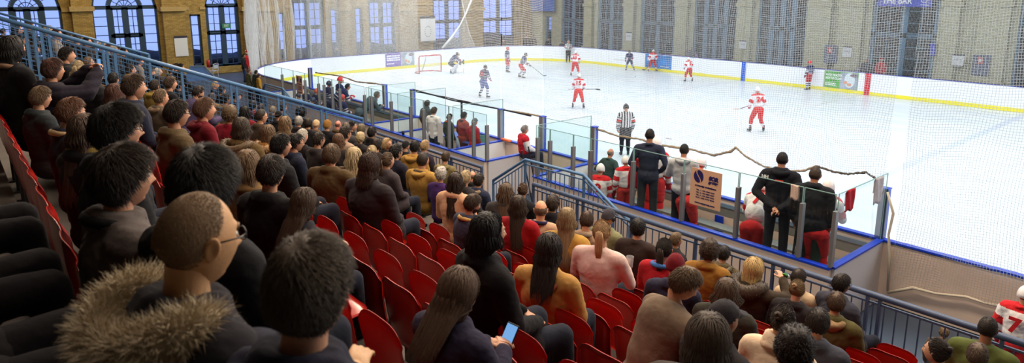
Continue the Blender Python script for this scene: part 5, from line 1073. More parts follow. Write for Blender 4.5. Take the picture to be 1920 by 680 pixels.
# ================================================================ SPECTATORS
BK = (24, 20, 20); DB = (48, 34, 26); BR = (78, 56, 38); LB_ = (116, 88, 56); BL = (190, 162, 108); GB = (120, 100, 70); GRY = (170, 164, 156); GING = (120, 74, 42); RB = (86, 46, 30)
cBK = (26, 26, 30); cNV = (32, 36, 54); cGR = (62, 60, 62); cCH = (46, 42, 44); cOL = (92, 82, 54); cKH = (168, 132, 70); cTN = (176, 138, 86); cMR = (110, 24, 36); cBR = (84, 66, 46)
PEOPLE = [
# x, y, size, hair, hair colour, garment, colour, view angle, head pitch, pose, label, extras
(370, 452, 172, 'shaved', (140, 106, 66), 'coat', (32, 30, 38), 62, 6, 'drink', 'balding man with shaved hair and glasses in a coat with a tan fur hood', dict(row=0, w=1.82, acc=[('glasses',), ('fur', (196, 176, 138), .045)], skin=(206, 158, 112), hair2=1, wide=1.15)),
(583, 545, 190, 'short', (74, 58, 42), 'coat', (26, 27, 46), 40, 0, 'pocket', 'man with short brown hair in a navy coat, largest head at the bottom edge', dict(row=0, w=1.62, acc=[('hood', (30, 31, 50))], wide=1.1)),
(233, 335, 118, 'mop', DB, 'coat', (92, 84, 82), 72, 2, 'lap', 'dark haired man in a grey wool coat with a black collar, above the fur hood', dict(row=0, w=2.75, acc=[('collar', cBK)])),
(221, 246, 88, 'mop', BK, 'coat', cBK, 76, 2, 'lap', 'black haired man with glasses in a black coat at the left', dict(row=0, w=3.3, acc=[('glasses',)])),
(134, 212, 64, 'short', GING, 'coat', (34, 32, 48), 72, 8, 'lap', 'ginger brown haired man in a dark coat with a pale collar, far left', dict(row=0, w=4.9, acc=[('collar', (190, 160, 120))])),
(82, 222, 46, 'short', LB_, 'coat', (44, 50, 54), 60, 6, 'lap', 'small boy with light brown hair left of the ginger haired man', dict(row=0, w=6.0, scale=.9)),
(163, 246, 66, 'long', BR, 'coat', cBK, 50, 0, 'lap', 'long brown haired woman with an olive scarf behind the black haired man', dict(row=0, w=4.2, acc=[('scarf', (120, 100, 50))])),
(46, 168, 46, 'long', DB, 'coat', cBK, 82, -2, 'lap', 'long haired girl in a black hooded coat gazing right at the far left', dict(row=0, w=7.0, acc=[('hood', cBK)])),
(218, 178, 56, 'long', RB, 'coat', (60, 50, 44), 30, 0, 'lap', 'woman with long reddish brown hair between the phone holder and the ginger man', {}),
(100, 132, 46, 'short', RB, 'puffer', (36, 32, 44), 60, 0, 'photo', 'person in a dark puffer jacket holding up a lit phone', dict(row=0, w=6.6, item='photo')),
(152, 172, 44, 'long', BL, 'coat', (70, 56, 40), 60, 0, 'lap', 'blonde woman partly hidden behind the raised dark sleeve', dict(row=1)),
(64, 96, 34, 'long', DB, 'coat', cGR, 76, 0, 'lap', 'long dark haired girl with a grey scarf below the blue railing, upper left', dict(acc=[('scarf', (120, 104, 84))])),
(26, 92, 36, 'long', BK, 'coat', cBK, 50, 0, 'lap', 'dark haired woman at the upper left edge', dict(acc=[('collar', (140, 110, 90))])),
(42, 74, 27, 'short', BK, 'coat', cBK, 78, 0, 'lap', 'dark haired man looking right just under the railing, upper left', {}),
(126, 104, 30, 'short', DB, 'coat', cBK, 82, 0, 'lap', 'man with a dark headband looking right beyond the raised phone', dict(acc=[('cap', (22, 20, 22), False)])),
(166, 118, 27, 'receding', LB_, 'coat', cBR, 70, 2, 'lap', 'man with receding brown hair below the railing', {}),
(148, 128, 27, 'pony', BL, 'coat', cBK, 30, 0, 'lap', 'woman with a blonde ponytail in black next to the receding man', {}),
(178, 142, 36, 'bob', BR, 'puffer', cBK, 60, 0, 'lap', 'woman with a brown bob in a black coat with a fur collar', dict(acc=[('fur', (150, 120, 80), .03, 800, .035)])),
(214, 156, 32, 'short', BK, 'coat', cBK, 40, 0, 'lap', 'dark head behind the woman with the reddish hair', {}),
(245, 132, 23, 'bun', DB, 'coat', (130, 100, 64), 72, 0, 'lap', 'woman with a dark hair bun and patterned scarf below the railing', dict(acc=[('scarf', (150, 120, 70))])),
(281, 137, 26, 'short', BK, 'coat', cBK, 74, 0, 'lap', 'dark haired man with stubble looking right below the railing', dict(acc=[('beard', (40, 30, 24))])),
(252, 164, 46, 'short', BR, 'coat', cNV, 78, 4, 'lap', 'heavy man with short brown hair in a navy coat looking right', dict(wide=1.12)),
(290, 162, 28, 'short', DB, 'coat', (140, 116, 60), 30, 0, 'lap', 'low dark head with an olive yellow hood beside the heavy man', dict(acc=[('hood', (150, 126, 60))])),
(320, 157, 27, 'short', BR, 'jumper', cBK, 66, 0, 'lap', 'young man with short brown hair in a black hooded top', dict(acc=[('hood', cBK)])),
(337, 160, 20, 'short', BK, 'coat', cBK, 70, 0, 'lap', 'dark haired person half hidden behind the young man in black', {}),
(302, 184, 44, 'receding', LB_, 'coat', (104, 90, 76), 60, 4, 'lap', 'man with thinning light brown hair in a taupe parka', dict(acc=[('hood', (120, 100, 80))])),
(332, 214, 52, 'short', DB, 'coat', (92, 76, 52), 66, 4, 'lap', 'dark haired man with glasses in an olive brown jacket', dict(acc=[('glasses',)])),
(372, 174, 25, 'short', DB, 'coat', (74, 64, 96), 66, 22, 'lean', 'bearded man in a purple jacket looking down near the railing', dict(acc=[('beard', (60, 40, 30))])),
(384, 206, 46, 'short', (110, 72, 44), 'jumper', cMR, 72, 0, 'lap', 'man with swept ginger brown hair in a maroon hooded top looking right', dict(acc=[('hood', (96, 22, 34))])),
(398, 184, 24, 'short', BR, 'coat', (120, 100, 80), 20, 0, 'lap', 'brown haired child in a tan hood behind the man in maroon', dict(acc=[('hood', (110, 96, 76))], scale=.92)),
(424, 186, 25, 'short', BK, 'coat', (136, 112, 88), 60, 0, 'lap', 'black haired man in a beige coat with the hood down', dict(acc=[('hood', (140, 118, 92))])),
(416, 170, 18, 'short', BK, 'coat', cBK, 50, 0, 'lap', 'small black haired head nearest the aisle railing', {}),
(444, 182, 20, 'none', BK, 'coat', (40, 38, 66), 62, 0, 'lap', 'person in a black cap and navy coat by the aisle railing', dict(acc=[('cap', (22, 20, 24))])),
(432, 216, 38, 'curly', (96, 72, 40), 'shirt', (130, 20, 40), 30, 0, 'lap', 'curly brown haired person in a dark red checked shirt', {}),
(459, 210, 24, 'long', BK, 'coat', cMR, 10, 0, 'lap', 'woman with black plaited hair and a maroon coat', {}),
(475, 199, 20, 'curly', BK, 'coat', (96, 24, 34), 50, 0, 'lap', 'curly black haired person in maroon near the aisle railing', {}),
(490, 219, 30, 'crew', DB, 'coat', (70, 56, 46), 60, 2, 'lap', 'man with cropped dark hair and glasses in a dark brown coat', dict(acc=[('glasses',)])),
(490, 203, 14, 'short', BR, 'coat', cBK, 20, 0, 'lap', 'small brown haired head under the aisle railing', {}),
(454, 240, 36, 'long', (70, 56, 44), 'coat', (96, 76, 46), 20, 0, 'lap', 'woman with dark ash hair and a brown fur lined hood', dict(acc=[('fur', (110, 84, 48), .03, 900, .05)])),
(504, 250, 36, 'bob', (110, 80, 48), 'coat', (160, 116, 60), 20, 0, 'lap', 'woman with a chestnut bob and a golden fur trimmed hood', dict(acc=[('fur', (186, 140, 76), .035, 1200, .055)])),
(512, 207, 19, 'short', (150, 130, 100), 'coat', cGR, 30, 0, 'lap', 'ash blond haired person below the aisle railing', {}),
(522, 217, 18, 'none', BK, 'coat', cBK, 20, 0, 'lap', 'person in a black cap beside the ash blond head', dict(acc=[('cap', (20, 20, 22), True, True)])),
(531, 202, 18, 'short', DB, 'coat', (70, 84, 100), 60, 0, 'lap', 'dark haired man in a blue grey jacket by the aisle railing', {}),
(535, 232, 28, 'bob', (128, 98, 58), 'coat', cBR, 10, 0, 'lap', 'woman with a light brown bob seen from behind', {}),
(565, 212, 21, 'curly', BK, 'coat', cBK, 20, 0, 'lap', 'person with black afro hair below the aisle railing', dict(hthick=.05)),
(560, 228, 22, 'short', GRY, 'coat', cCH, 10, 0, 'lap', 'grey haired person in front of the black afro hair', {}),
(567, 256, 31, 'receding', (200, 190, 174), 'coat', (32, 26, 28), 40, 6, 'lap', 'old man with thin white hair in a black wool coat', dict(skin=(232, 170, 140), wide=1.12)),
(578, 232, 18, 'short', DB, 'coat', cBK, 10, 0, 'lap', 'dark head left of the spotted hat', {}),
(593, 234, 20, 'beanie', (196, 168, 130), 'coat', (100, 78, 60), 30, 0, 'lap', 'person in a cream and brown spotted hat', {}),
(614, 236, 23, 'beanie', (140, 100, 50), 'coat', cBK, 30, 0, 'lap', 'person in a mustard and purple knitted hat and black coat', {}),
(634, 234, 18, 'bald', (150, 90, 60), 'coat', cBR, 40, 6, 'lap', 'bald pink headed man behind the mustard hat', dict(skin=(226, 150, 130))),
(649, 240, 14, 'short', (110, 90, 70), 'coat', cGR, 10, 0, 'lap', 'small grey brown head beside the bald man', {}),
(661, 237, 20, 'short', BK, 'coat', cBK, 95, 0, 'lap', 'dark haired person with face turned right under the railing end', {}),
(678, 243, 19, 'curly', (110, 94, 66), 'coat', cCH, 30, 0, 'lap', 'person with ash brown curls near the railing end', {}),
(698, 249, 25, 'short', BK, 'coat', cBK, 40, 0, 'lap', 'black haired man in a black coat nearest the railing end', {}),
(648, 251, 30, 'short', DB, 'shirt', (176, 150, 130), 50, 0, 'lap', 'dark haired man in a pale shirt behind the blonde curls', {}),
(676, 259, 22, 'curly', BL, 'coat', cCH, 30, 0, 'lap', 'person with short blonde curls in a dark coat', {}),
(635, 264, 29, 'bob', (104, 66, 38), 'coat', cCH, 10, 0, 'lap', 'woman with an auburn bob seen from behind', {}),
(598, 263, 26, 'short', DB, 'coat', cCH, 56, 4, 'lap', 'dark haired person with glasses right of the white haired man', dict(acc=[('glasses',)])),
(527, 274, 45, 'short', BK, 'coat', cBK, 66, 2, 'lap', 'black haired man with a blue collar looking right', dict(acc=[('collar', (40, 70, 140))])),
(555, 268, 38, 'short', BK, 'coat', cNV, 72, 8, 'lap', 'dark haired person with glasses beside the black haired man', dict(acc=[('glasses',)])),
(410, 300, 54, 'long', BK, 'coat', (70, 58, 48), 84, 0, 'lap', 'woman with black hair and sharp profile looking right', {}),
(466, 310, 48, 'long', (122, 92, 56), 'coat', (120, 92, 56), 24, 0, 'lap', 'woman with long light brown hair and a tan checked scarf', dict(acc=[('scarf', (140, 106, 62))])),
(509, 324, 60, 'short', DB, 'coat', (24, 22, 26), 34, 2, 'lap', 'man with short dark hair in a plain black coat, centre left', {}),
(383, 350, 84, 'mop', BK, 'coat', cBK, 40, 4, 'lap', 'person with messy black hair seen from behind, between grey coat and black coat', dict(row=0, w=2.45)),
(572, 384, 56, 'bob', BR, 'coat', (36, 34, 44), 40, 20, 'phone', 'brown haired person leaning on the man in the plain black coat', dict(scale=.95)),
(621, 292, 46, 'short', (104, 78, 48), 'coat', (84, 66, 42), 18, 8, 'drink', 'man with short brown hair in an olive brown coat holding a plastic cup', dict(item='cup', lab2='clear plastic cup of dark drink held by the man in the olive brown coat', wide=1.1)),
(664, 294, 42, 'long', BL, 'coat', cBR, 10, 0, 'lap', 'woman with long straight blonde hair in a brown coat', {}),
(706, 272, 25, 'short', DB, 'coat', cCH, 20, 0, 'lap', 'dark head behind the blonde woman with pinned up hair', {}),
(698, 286, 27, 'bun', BL, 'coat', cBR, 30, 0, 'lap', 'woman with pinned up blonde hair', {}),
(727, 270, 21, 'long', (196, 160, 100), 'coat', cBK, 140, 0, 'lap', 'blonde woman in dark glasses turned towards the camera', dict(acc=[('glasses',)])),
(696, 312, 50, 'wavy', (62, 40, 30), 'coat', (50, 44, 48), 40, 6, 'lap', 'heavy person with wavy dark hair in a charcoal wool coat', dict(wide=1.2, hlen=.0)),
(727, 302, 36, 'pony', (92, 66, 40), 'coat', (70, 62, 66), 50, 0, 'lap', 'woman with tied back brown hair in a dark grey coat', {}),
(743, 286, 33, 'short', BK, 'coat', (34, 34, 48), 50, 0, 'lap', 'black haired man in a navy jacket in front of the gold hooded jacket', {}),
(761, 274, 19, 'none', BK, 'coat', cBK, 40, 0, 'lap', 'person in a dark cap with a grey peak', dict(acc=[('cap', (30, 30, 34))])),
(778, 276, 24, 'short', BK, 'coat', (164, 124, 58), 20, 0, 'lap', 'black haired person in a gold brown hooded jacket', dict(acc=[('hood', (160, 122, 60))])),
(797, 274, 21, 'short', (186, 150, 90), 'coat', (46, 40, 52), 50, 0, 'lap', 'blond haired person in dark clothes by the middle railing', {}),
(836, 295, 21, 'short', BR, 'jumper', (120, 108, 74), 20, 0, 'lap', 'brown haired boy in an olive hooded top by the middle railing', dict(acc=[('hood', (130, 118, 80))])),
(793, 302, 36, 'crew', DB, 'coat', (170, 132, 66), 30, 0, 'lap', 'man with cropped dark hair in a mustard khaki parka', dict(acc=[('hood', (176, 138, 72)), ('collar', (80, 66, 60))])),
(827, 327, 28, 'curly', (176, 168, 160), 'jumper', (70, 44, 100), 30, 0, 'lap', 'grey curly haired woman in a purple top', {}),
(855, 340, 35, 'long', (56, 40, 32), 'coat', (220, 170, 136), 20, 0, 'lap', 'long dark haired woman in a peach and black coat', {}),
(873, 334, 24, 'short', BL, 'coat', cCH, 40, 0, 'lap', 'blond head half hidden by the long dark haired woman', {}),
(886, 334, 20, 'bald', (160, 120, 90), 'coat', cCH, 10, 0, 'lap', 'bald pink head half hidden by the man in the beige hood', dict(skin=(230, 160, 130))),
(898, 339, 30, 'short', DB, 'coat', (42, 48, 70), 40, 2, 'lap', 'dark haired man in a navy jacket with a beige hood', dict(acc=[('hood', (150, 128, 104))])),
(949, 360, 36, 'long', (92, 70, 50), 'coat', cGR, 6, 0, 'lap', 'woman with long ash brown hair by the entrance railing', {}),
(981, 357, 23, 'bun', (92, 62, 38), 'coat', cBK, 30, 0, 'lap', 'brown haired woman with a hair clip by the entrance railing', {}),
(972, 385, 40, 'long', (60, 44, 34), 'jumper', (156, 24, 34), 6, 0, 'lap', 'woman with long dark hair in a red top beside the bald man', {}),
(886, 383, 42, 'short', (74, 54, 38), 'coat', (54, 52, 70), 62, 18, 'fold', 'bearded man in a dark denim jacket with a sheepskin collar', dict(acc=[('beard', (60, 42, 30)), ('collar', (206, 168, 106))], wide=1.1)),
(918, 436, 68, 'long', (22, 18, 22), 'coat', (22, 20, 24), 66, 4, 'lap', 'woman with very long black hair in a black coat looking right', dict(hlen=.42)),
(1014, 394, 42, 'bald', (120, 90, 66), 'shirt', (196, 160, 132), 2, 2, 'lap', 'bald man in a beige shirt with a navy collar', dict(acc=[('collar', (44, 40, 74))], skin=(222, 160, 124), hair2=1)),
(1037, 383, 38, 'short', (60, 44, 34), 'coat', (30, 30, 36), 30, 0, 'lap', 'brown haired man in a black leather jacket right of the bald man', {}),
(1063, 409, 33, 'long', (146, 120, 76), 'jumper', (184, 144, 70), 4, 0, 'lap', 'woman with long fair hair in a mustard coat', {}),
(1100, 414, 36, 'receding', (84, 60, 44), 'coat', (166, 140, 116), 10, 14, 'lap', 'man with a bald patch in a beige jacket in front of the headphones', dict(acc=[('collar', (120, 104, 90))])),
(1141, 408, 32, 'none', BK, 'coat', (130, 130, 96), 40, 4, 'lap', 'person in a grey cap with black headphones', dict(acc=[('cap', (66, 64, 72)), ('phones',)])),
(1128, 437, 48, 'pony', (196, 150, 88), 'shirt', (226, 196, 190), 10, 4, 'drink', 'woman with a blonde ponytail in a pale pink sweatshirt', dict(item='cup', lab2='empty clear plastic cup beside the blonde ponytail', wide=1.05)),
(1196, 428, 38, 'short', (28, 22, 22), 'jumper', (58, 46, 44), 10, 0, 'lap', 'man with short black hair in a dark brown jacket by the front railing', {}),
(1030, 470, 68, 'wavy', (42, 30, 26), 'coat', (186, 140, 78), 16, 14, 'lap', 'woman with messy dark hair in a camel coat with a bag strap', dict(acc=[('strap', (110, 50, 34))], hlen=.16)),
(1246, 468, 44, 'pony', (50, 36, 30), 'jumper', (170, 30, 40), 20, 0, 'lap', 'dark haired woman in a red and blue sports jacket', dict(acc=[('collar', (70, 120, 190))])),
(1268, 450, 30, 'short', (120, 94, 60), 'coat', cCH, 60, 0, 'lap', 'light brown haired person beyond the red and blue jacket', {}),
(1266, 500, 44, 'beanie', (110, 26, 38), 'coat', (44, 44, 66), 10, 4, 'lap', 'person in a burgundy knitted hat and navy coat', {}),
(1283, 533, 62, 'short', (112, 84, 52), 'jumper', (122, 104, 88), 70, 34, 'bow', 'young man in a grey brown sweatshirt bowing his head', dict(wide=1.08)),
(1330, 471, 40, 'curly', (72, 54, 40), 'coat', (146, 104, 44), 10, 4, 'lap', 'man with curly brown hair in a mustard brown coat', {}),
(1357, 476, 34, 'short', (36, 28, 26), 'coat', (96, 84, 60), 20, 4, 'lap', 'dark haired person with an olive fur hood by the front railing', dict(acc=[('fur', (110, 96, 66), .03, 900, .045)])),
(1416, 505, 46, 'long', (206, 168, 84), 'coat', (64, 54, 44), 40, 0, 'bottle', 'blonde woman in a dark fur coat drinking from a green bottle', dict(item='bottle', hlen=.06, acc=[('fur', (76, 62, 48), .03, 2500, .09)])),
(1363, 547, 60, 'long', (84, 64, 46), 'coat', (60, 58, 52), 6, 4, 'lap', 'woman with very long wavy brown hair, behind the bottle drinker', dict(hlen=.40)),
(1356, 600, 52, 'none', BK, 'coat', cCH, 50, 4, 'lap', 'person in a dark grey peaked cap behind the brown haired head', dict(acc=[('cap', (56, 54, 60))])),
(1328, 640, 92, 'long', (76, 58, 44), 'coat', (70, 62, 60), 6, 10, 'lap', 'brown haired woman seen from behind at the bottom edge', {}),
(1468, 602, 58, 'bun', (66, 48, 38), 'jumper', (226, 200, 172), 20, 4, 'lap', 'dark haired woman in a cream knitted turtleneck jumper', dict(acc=[('scarf', (232, 206, 178))])),
(1490, 655, 76, 'curly', (44, 32, 28), 'coat', cCH, 6, 6, 'lap', 'person with dark wavy hair at the bottom edge right of the cream jumper', {}),
(1497, 521, 26, 'short', (60, 46, 38), 'coat', (196, 170, 140), 20, 0, 'lap', 'brown haired person in a pale coat close to the front railing', {}),
(1495, 543, 32, 'bun', (150, 116, 66), 'coat', cCH, 20, 6, 'lap', 'woman with a messy fair hair bun in a dark coat', {}),
(1533, 605, 54, 'short', (46, 34, 28), 'coat', (70, 72, 84), 6, 8, 'lap', 'dark haired man seen from behind beside the olive green coat', {}),
(1568, 568, 38, 'short', (92, 68, 44), 'coat', (90, 84, 50), 10, 2, 'lap', 'man with short brown hair in an olive green coat', dict(acc=[('hood', (150, 124, 92))], wide=1.08)),
(1578, 533, 35, 'short', (44, 32, 28), 'coat', (60, 60, 72), 50, 2, 'lap', 'dark haired man with glasses in a grey jacket by the railing', dict(acc=[('glasses',)])),
(1755, 660, 44, 'bun', (44, 30, 26), 'coat', (110, 60, 60), -70, 0, 'lap', 'dark haired woman with a bun looking left at the bottom right', {}),
(1852, 616, 40, 'crew', (40, 30, 24), 'jumper', (86, 96, 50), 10, 2, 'lap', 'man with cropped black hair in a green jumper', dict(skin=(150, 104, 76), wide=1.1)),
(1832, 666, 38, 'short', (100, 80, 62), 'coat', (120, 96, 84), 0, 6, 'lap', 'ash brown haired head in front of the green jumper', {}),
(862, 556, 112, 'bob', (98, 70, 48), 'coat', (44, 40, 62), 44, 26, 'phone', 'brown haired woman in a navy coat looking down at a lit phone', dict(item='phone', hthick=.022)),

]
def alpha(x): d = ray(x, 340); return math.degrees(math.atan2(-d[0], d[1]))
USED = []; import os; DBG = bool(os.environ.get('DBG'))
def solve(x, y, s, pose, fixed=None, scale=1.0, xlim=None):
    j = POSES[pose]; best = None
    for r in ([fixed] if fixed is not None else range(-2, 9)):
        Yr = rowY(r)+.24+j['head'].y; 
        if Yr < .15 and fixed is None: continue
        p = at(x, y, Y=max(Yr, .12)); zr = (p[2]-rowZ(r))/j['head'].z; w = proj(p)[2]
        if w < .3: continue
        sp = .262*scale*FOC/w; c = ((zr/scale-1)/.07)**2+(math.log(sp/s)/.30)**2
        if best is None or c < best[0]: best = (c, r, p, zr, w, sp)
    return best
# share the spectators out over the rows so that neighbours in a row do not collide
CAND = []
for (x, y, s, hs, hc, gs, gc, v, hp, pose, lab, ex) in PEOPLE:
    j = POSES[pose]; sc = ex.get('scale', 1.0); L = []
    for r in ([ex['row']] if 'row' in ex else range(0, 9)):
        Yr = rowY(r)+.24+j['head'].y+ex.get('dy', -.1 if r == 0 else 0); p = at(x, y, Y=max(Yr, .12))
        if 'w' in ex: p = np.array([0, 0, CH])+ray(x, y)*ex['w']
        zr = (p[2]-rowZ(r))/j['head'].z; w = proj(p)[2]
        if w < .4 or not (.72 < zr/sc < 1.25): 
            if 'row' not in ex: continue
        sp = .262*sc*FOC/w; L.append((((zr/sc-1)/.08)**2+(math.log(sp/s)/.35)**2, r, p, zr, w, sp))
    if not L: print('NOFIT', lab); L = [solve(x, y, s, pose, None, sc)]
    CAND.append(L)
CH_ = [min(range(len(L)), key=lambda k: L[k][0]) for L in CAND]
for sweep in range(12):
    for i in range(len(CAND)):
        def cost(k):
            q = CAND[i][k]; c = q[0]
            for m in range(len(CAND)):
                if m != i:
                    t = CAND[m][CH_[m]]; 
                    if t[1] == q[1]: c += 9*max(0, 1-abs(t[2][0]-q[2][0])/.46)
            return c
        CH_[i] = min(range(len(CAND[i])), key=cost)
crowd = []
for i, (x, y, s, hs, hc, gs, gc, v, hp, pose, lab, ex) in enumerate(PEOPLE):
    sc = ex.get('scale', 1.0); c, r, p, zr, w, sp = CAND[i][CH_[i]]; j = POSES[pose]
    sc2 = min(1.10, max(.86, zr)); lod = 0 if w < 3.4 else (1 if w < 8.5 else 2)
    hw = alpha(x)-v; rz = max(-18, min(34, hw*.6)); rzr = math.radians(rz); hd = Matrix.Rotation(rzr, 3, 'Z') @ j['head']
    base = rowZ(r); loc = (p[0]-hd.x*sc2, p[1]-hd.y*sc2, base+max(0, (p[2]-base)-j['head'].z*sc2)*1.0)
    o = person(loc, rzr, pose, lab, (hs, hc), (gs, gc), hy=hw-rz, hp=hp, lod=lod, skin=ex.get('skin', (205, 152, 122)), scale=sc2, wide=ex.get('wide', 1.0)*(min(1.18, max(.95, (s/sp)**.7)) if w > 3 else 1.0), seed=i, acc=[a for a in ex.get('acc', [])], hlen=ex.get('hlen', .30), hthick=ex.get('hthick'), group='spectators in the stand', hsc=min(1.15, max(.92, (s/sp)**.9)) if w > 3 else 1.0)
    crowd.append((x, y, r, tuple(loc), w)); USED.append((r, loc[0]))
    it = ex.get('item')
    if it == 'cup': cup_obj(held(o, pose, 'R', (0, .09, .03)), ex['lab2'])
    if it == 'phone': phone_obj(held(o, pose, 'R', (-.05, .09, .02)), o.rotation_euler.z, 55, 'phone with a lit blue screen held by the woman in the navy coat')
    if it == 'photo': phone_obj(held(o, pose, 'R', (-.06, .06, .06)), o.rotation_euler.z, 88, 'phone with a lit blue screen held up at the upper left')
    if it == 'bottle':
        h = held(o, pose, 'R', (-.02, .08, .02)); r_ = empty('beer_bottle', h, 'green glass bottle raised to the blonde woman\'s mouth', 'bottle'); r_.rotation_euler = (math.radians(62), 0, math.radians(rz+20))
        MB().tube([(0, 0, -.12), (0, 0, .02), (0, 0, .05), (0, 0, .12)], [.030, .030, .013, .012], 16).build('bottle_glass', mat('green_glass', S(50, 130, 50), .1, coat=.5), r_, smooth=True); MB().tube([(0, 0, -.08), (0, 0, .0)], .0305, 16, cap=False).build('bottle_label', PAP, r_)
    if DBG: print(i, x, y, 's', s, 'pred', round(sp), 'row', r, 'w', round(w, 1), 'zr', round(zr, 2), lab[:40])
for k, (X, lab) in enumerate(((-1.75, 'nearest person in black on the row behind, only knees and sleeve in view'), (-2.4, 'second person in dark clothes on the row behind, at the lower left edge'), (-3.1, 'third person in dark clothes on the row behind, at the left edge'), (-3.9, 'fourth person in dark clothes on the row behind, by the left edge'))):
    person((X, rowY(-1)+.24, rowZ(-1)), 0, 'pocket', lab, ('short', BK), ('coat', ((16, 14, 18), (20, 17, 20), (15, 14, 18), (18, 17, 22))[k]), legs=(15, 14, 18), lod=1, seed=k, group='spectators in the stand', hands=False)
# seats: under the near spectators and the empty ones the photo shows
def seat(r, x, up, label, group):
    o = empty('stadium_seat', (x, rowY(r), rowZ(r)), label, 'seat', group)
    link('backrest', SB, o)
    if r or up: link('seat_pan', SPU if up else SPD, o, (0, .02, 0))
    link('bracket', SBR, o)
for r in range(0, 9):
    lim = {0: -9.0, 1: -9.5, 2: -8.0, 3: -7.5, 4: -7.0, 5: -6.5, 6: -6.0, 7: -5.8, 8: -5.6}[r]; x = 1.3+.04*r
    while x > lim:
        occ = any(rr == r and abs(ux-x) < .27 for rr, ux in USED); q = proj((x, rowY(r), rowZ(r)+.85))
        if q[2] > .35 and -150 < q[0] < 2050 and q[1] < 760:
            seat(r, x, not occ and r > 0, ('red plastic seat behind a spectator\'s back' if occ else 'empty red plastic seat with its pan folded up'), 'occupied red seats' if occ else 'empty red seats')
        x -= .50
# spectators of the next block, beyond the aisle railings
NB = [(6, 60, 'short'), (34, 57, 'long'), (56, 47, 'short'), (91, 57, 'short'), (107, 65, 'short'), (127, 68, 'curly'), (146, 72, 'short'), (163, 76, 'short'), (177, 79, 'long'), (191, 85, 'short'), (204, 88, 'short'), (213, 91, 'short'), (222, 93, 'short'), (232, 96, 'short'), (157, 92, 'long'), (210, 108, 'long'), (262, 116, 'short'), (297, 135, 'long'), (331, 126, 'short'), (339, 127, 'short'), (321, 133, 'short'), (404, 160, 'short')]
HC = [DB, BK, BR, BR, LB_, BK, DB, GRY]
NBL = ['dark haired', 'black haired', 'brown haired', 'fair haired', 'chestnut haired', 'grey haired']
NBP = ['uppermost at the left edge behind the two railings', 'second from the left edge behind the thick aisle railing', 'against the first arched window', 'below the first window, left of the brick pillar', 'just above the thinner railing by the first window corner', 'with curly hair above the thinner railing', 'at the foot of the first brick pillar, left', 'at the foot of the first brick pillar, centre', 'at the foot of the first brick pillar, right', 'left below the second arched window', 'second below the second arched window', 'third below the second arched window', 'fourth below the second arched window', 'fifth below the second arched window', 'with a grey top seen through the mesh below the pillar', 'in a dark grey top seen through the railing mesh', 'with a pale face seen through the mesh above the hair bun', 'seen through the mesh above the young man in black', 'at the top of the railing left of the barrier', 'at the top of the railing beside the barrier', 'low behind the mesh left of the barrier', 'beyond the railing with light falling on the face']
for i, (x, y, hs) in enumerate(NB):
    best = None
    for r in range(-3, 9):
        p = at(x, y, Y=rowY(r)+.23); 
        if p[0] > -18.1 or p[0] < -29: continue
        c = abs((p[2]-rowZ(r))/1.235-1)
        if best is None or c < best[0]: best = (c, r, p)
    if best is None: continue
    c, r, p = best; hc = [DB, BK, BR, BL, RB, GRY][i % 6 if i not in (5,) else 1]; sc2 = min(1.25, max(.85, (p[2]-rowZ(r))/1.235))
    person((p[0], p[1]+.01, rowZ(r)), math.radians(R0.uniform(-10, 25)), 'lap', NBL[i % 6 if i != 5 else 1]+' spectator '+NBP[i], (hs, hc), ('coat', [cGR, cBK, cBR, cNV, (130, 120, 110), cCH][i % 6]), hy=R0.uniform(-30, 20), scale=sc2, seed=i, group='spectators beyond the aisle', hands=False)
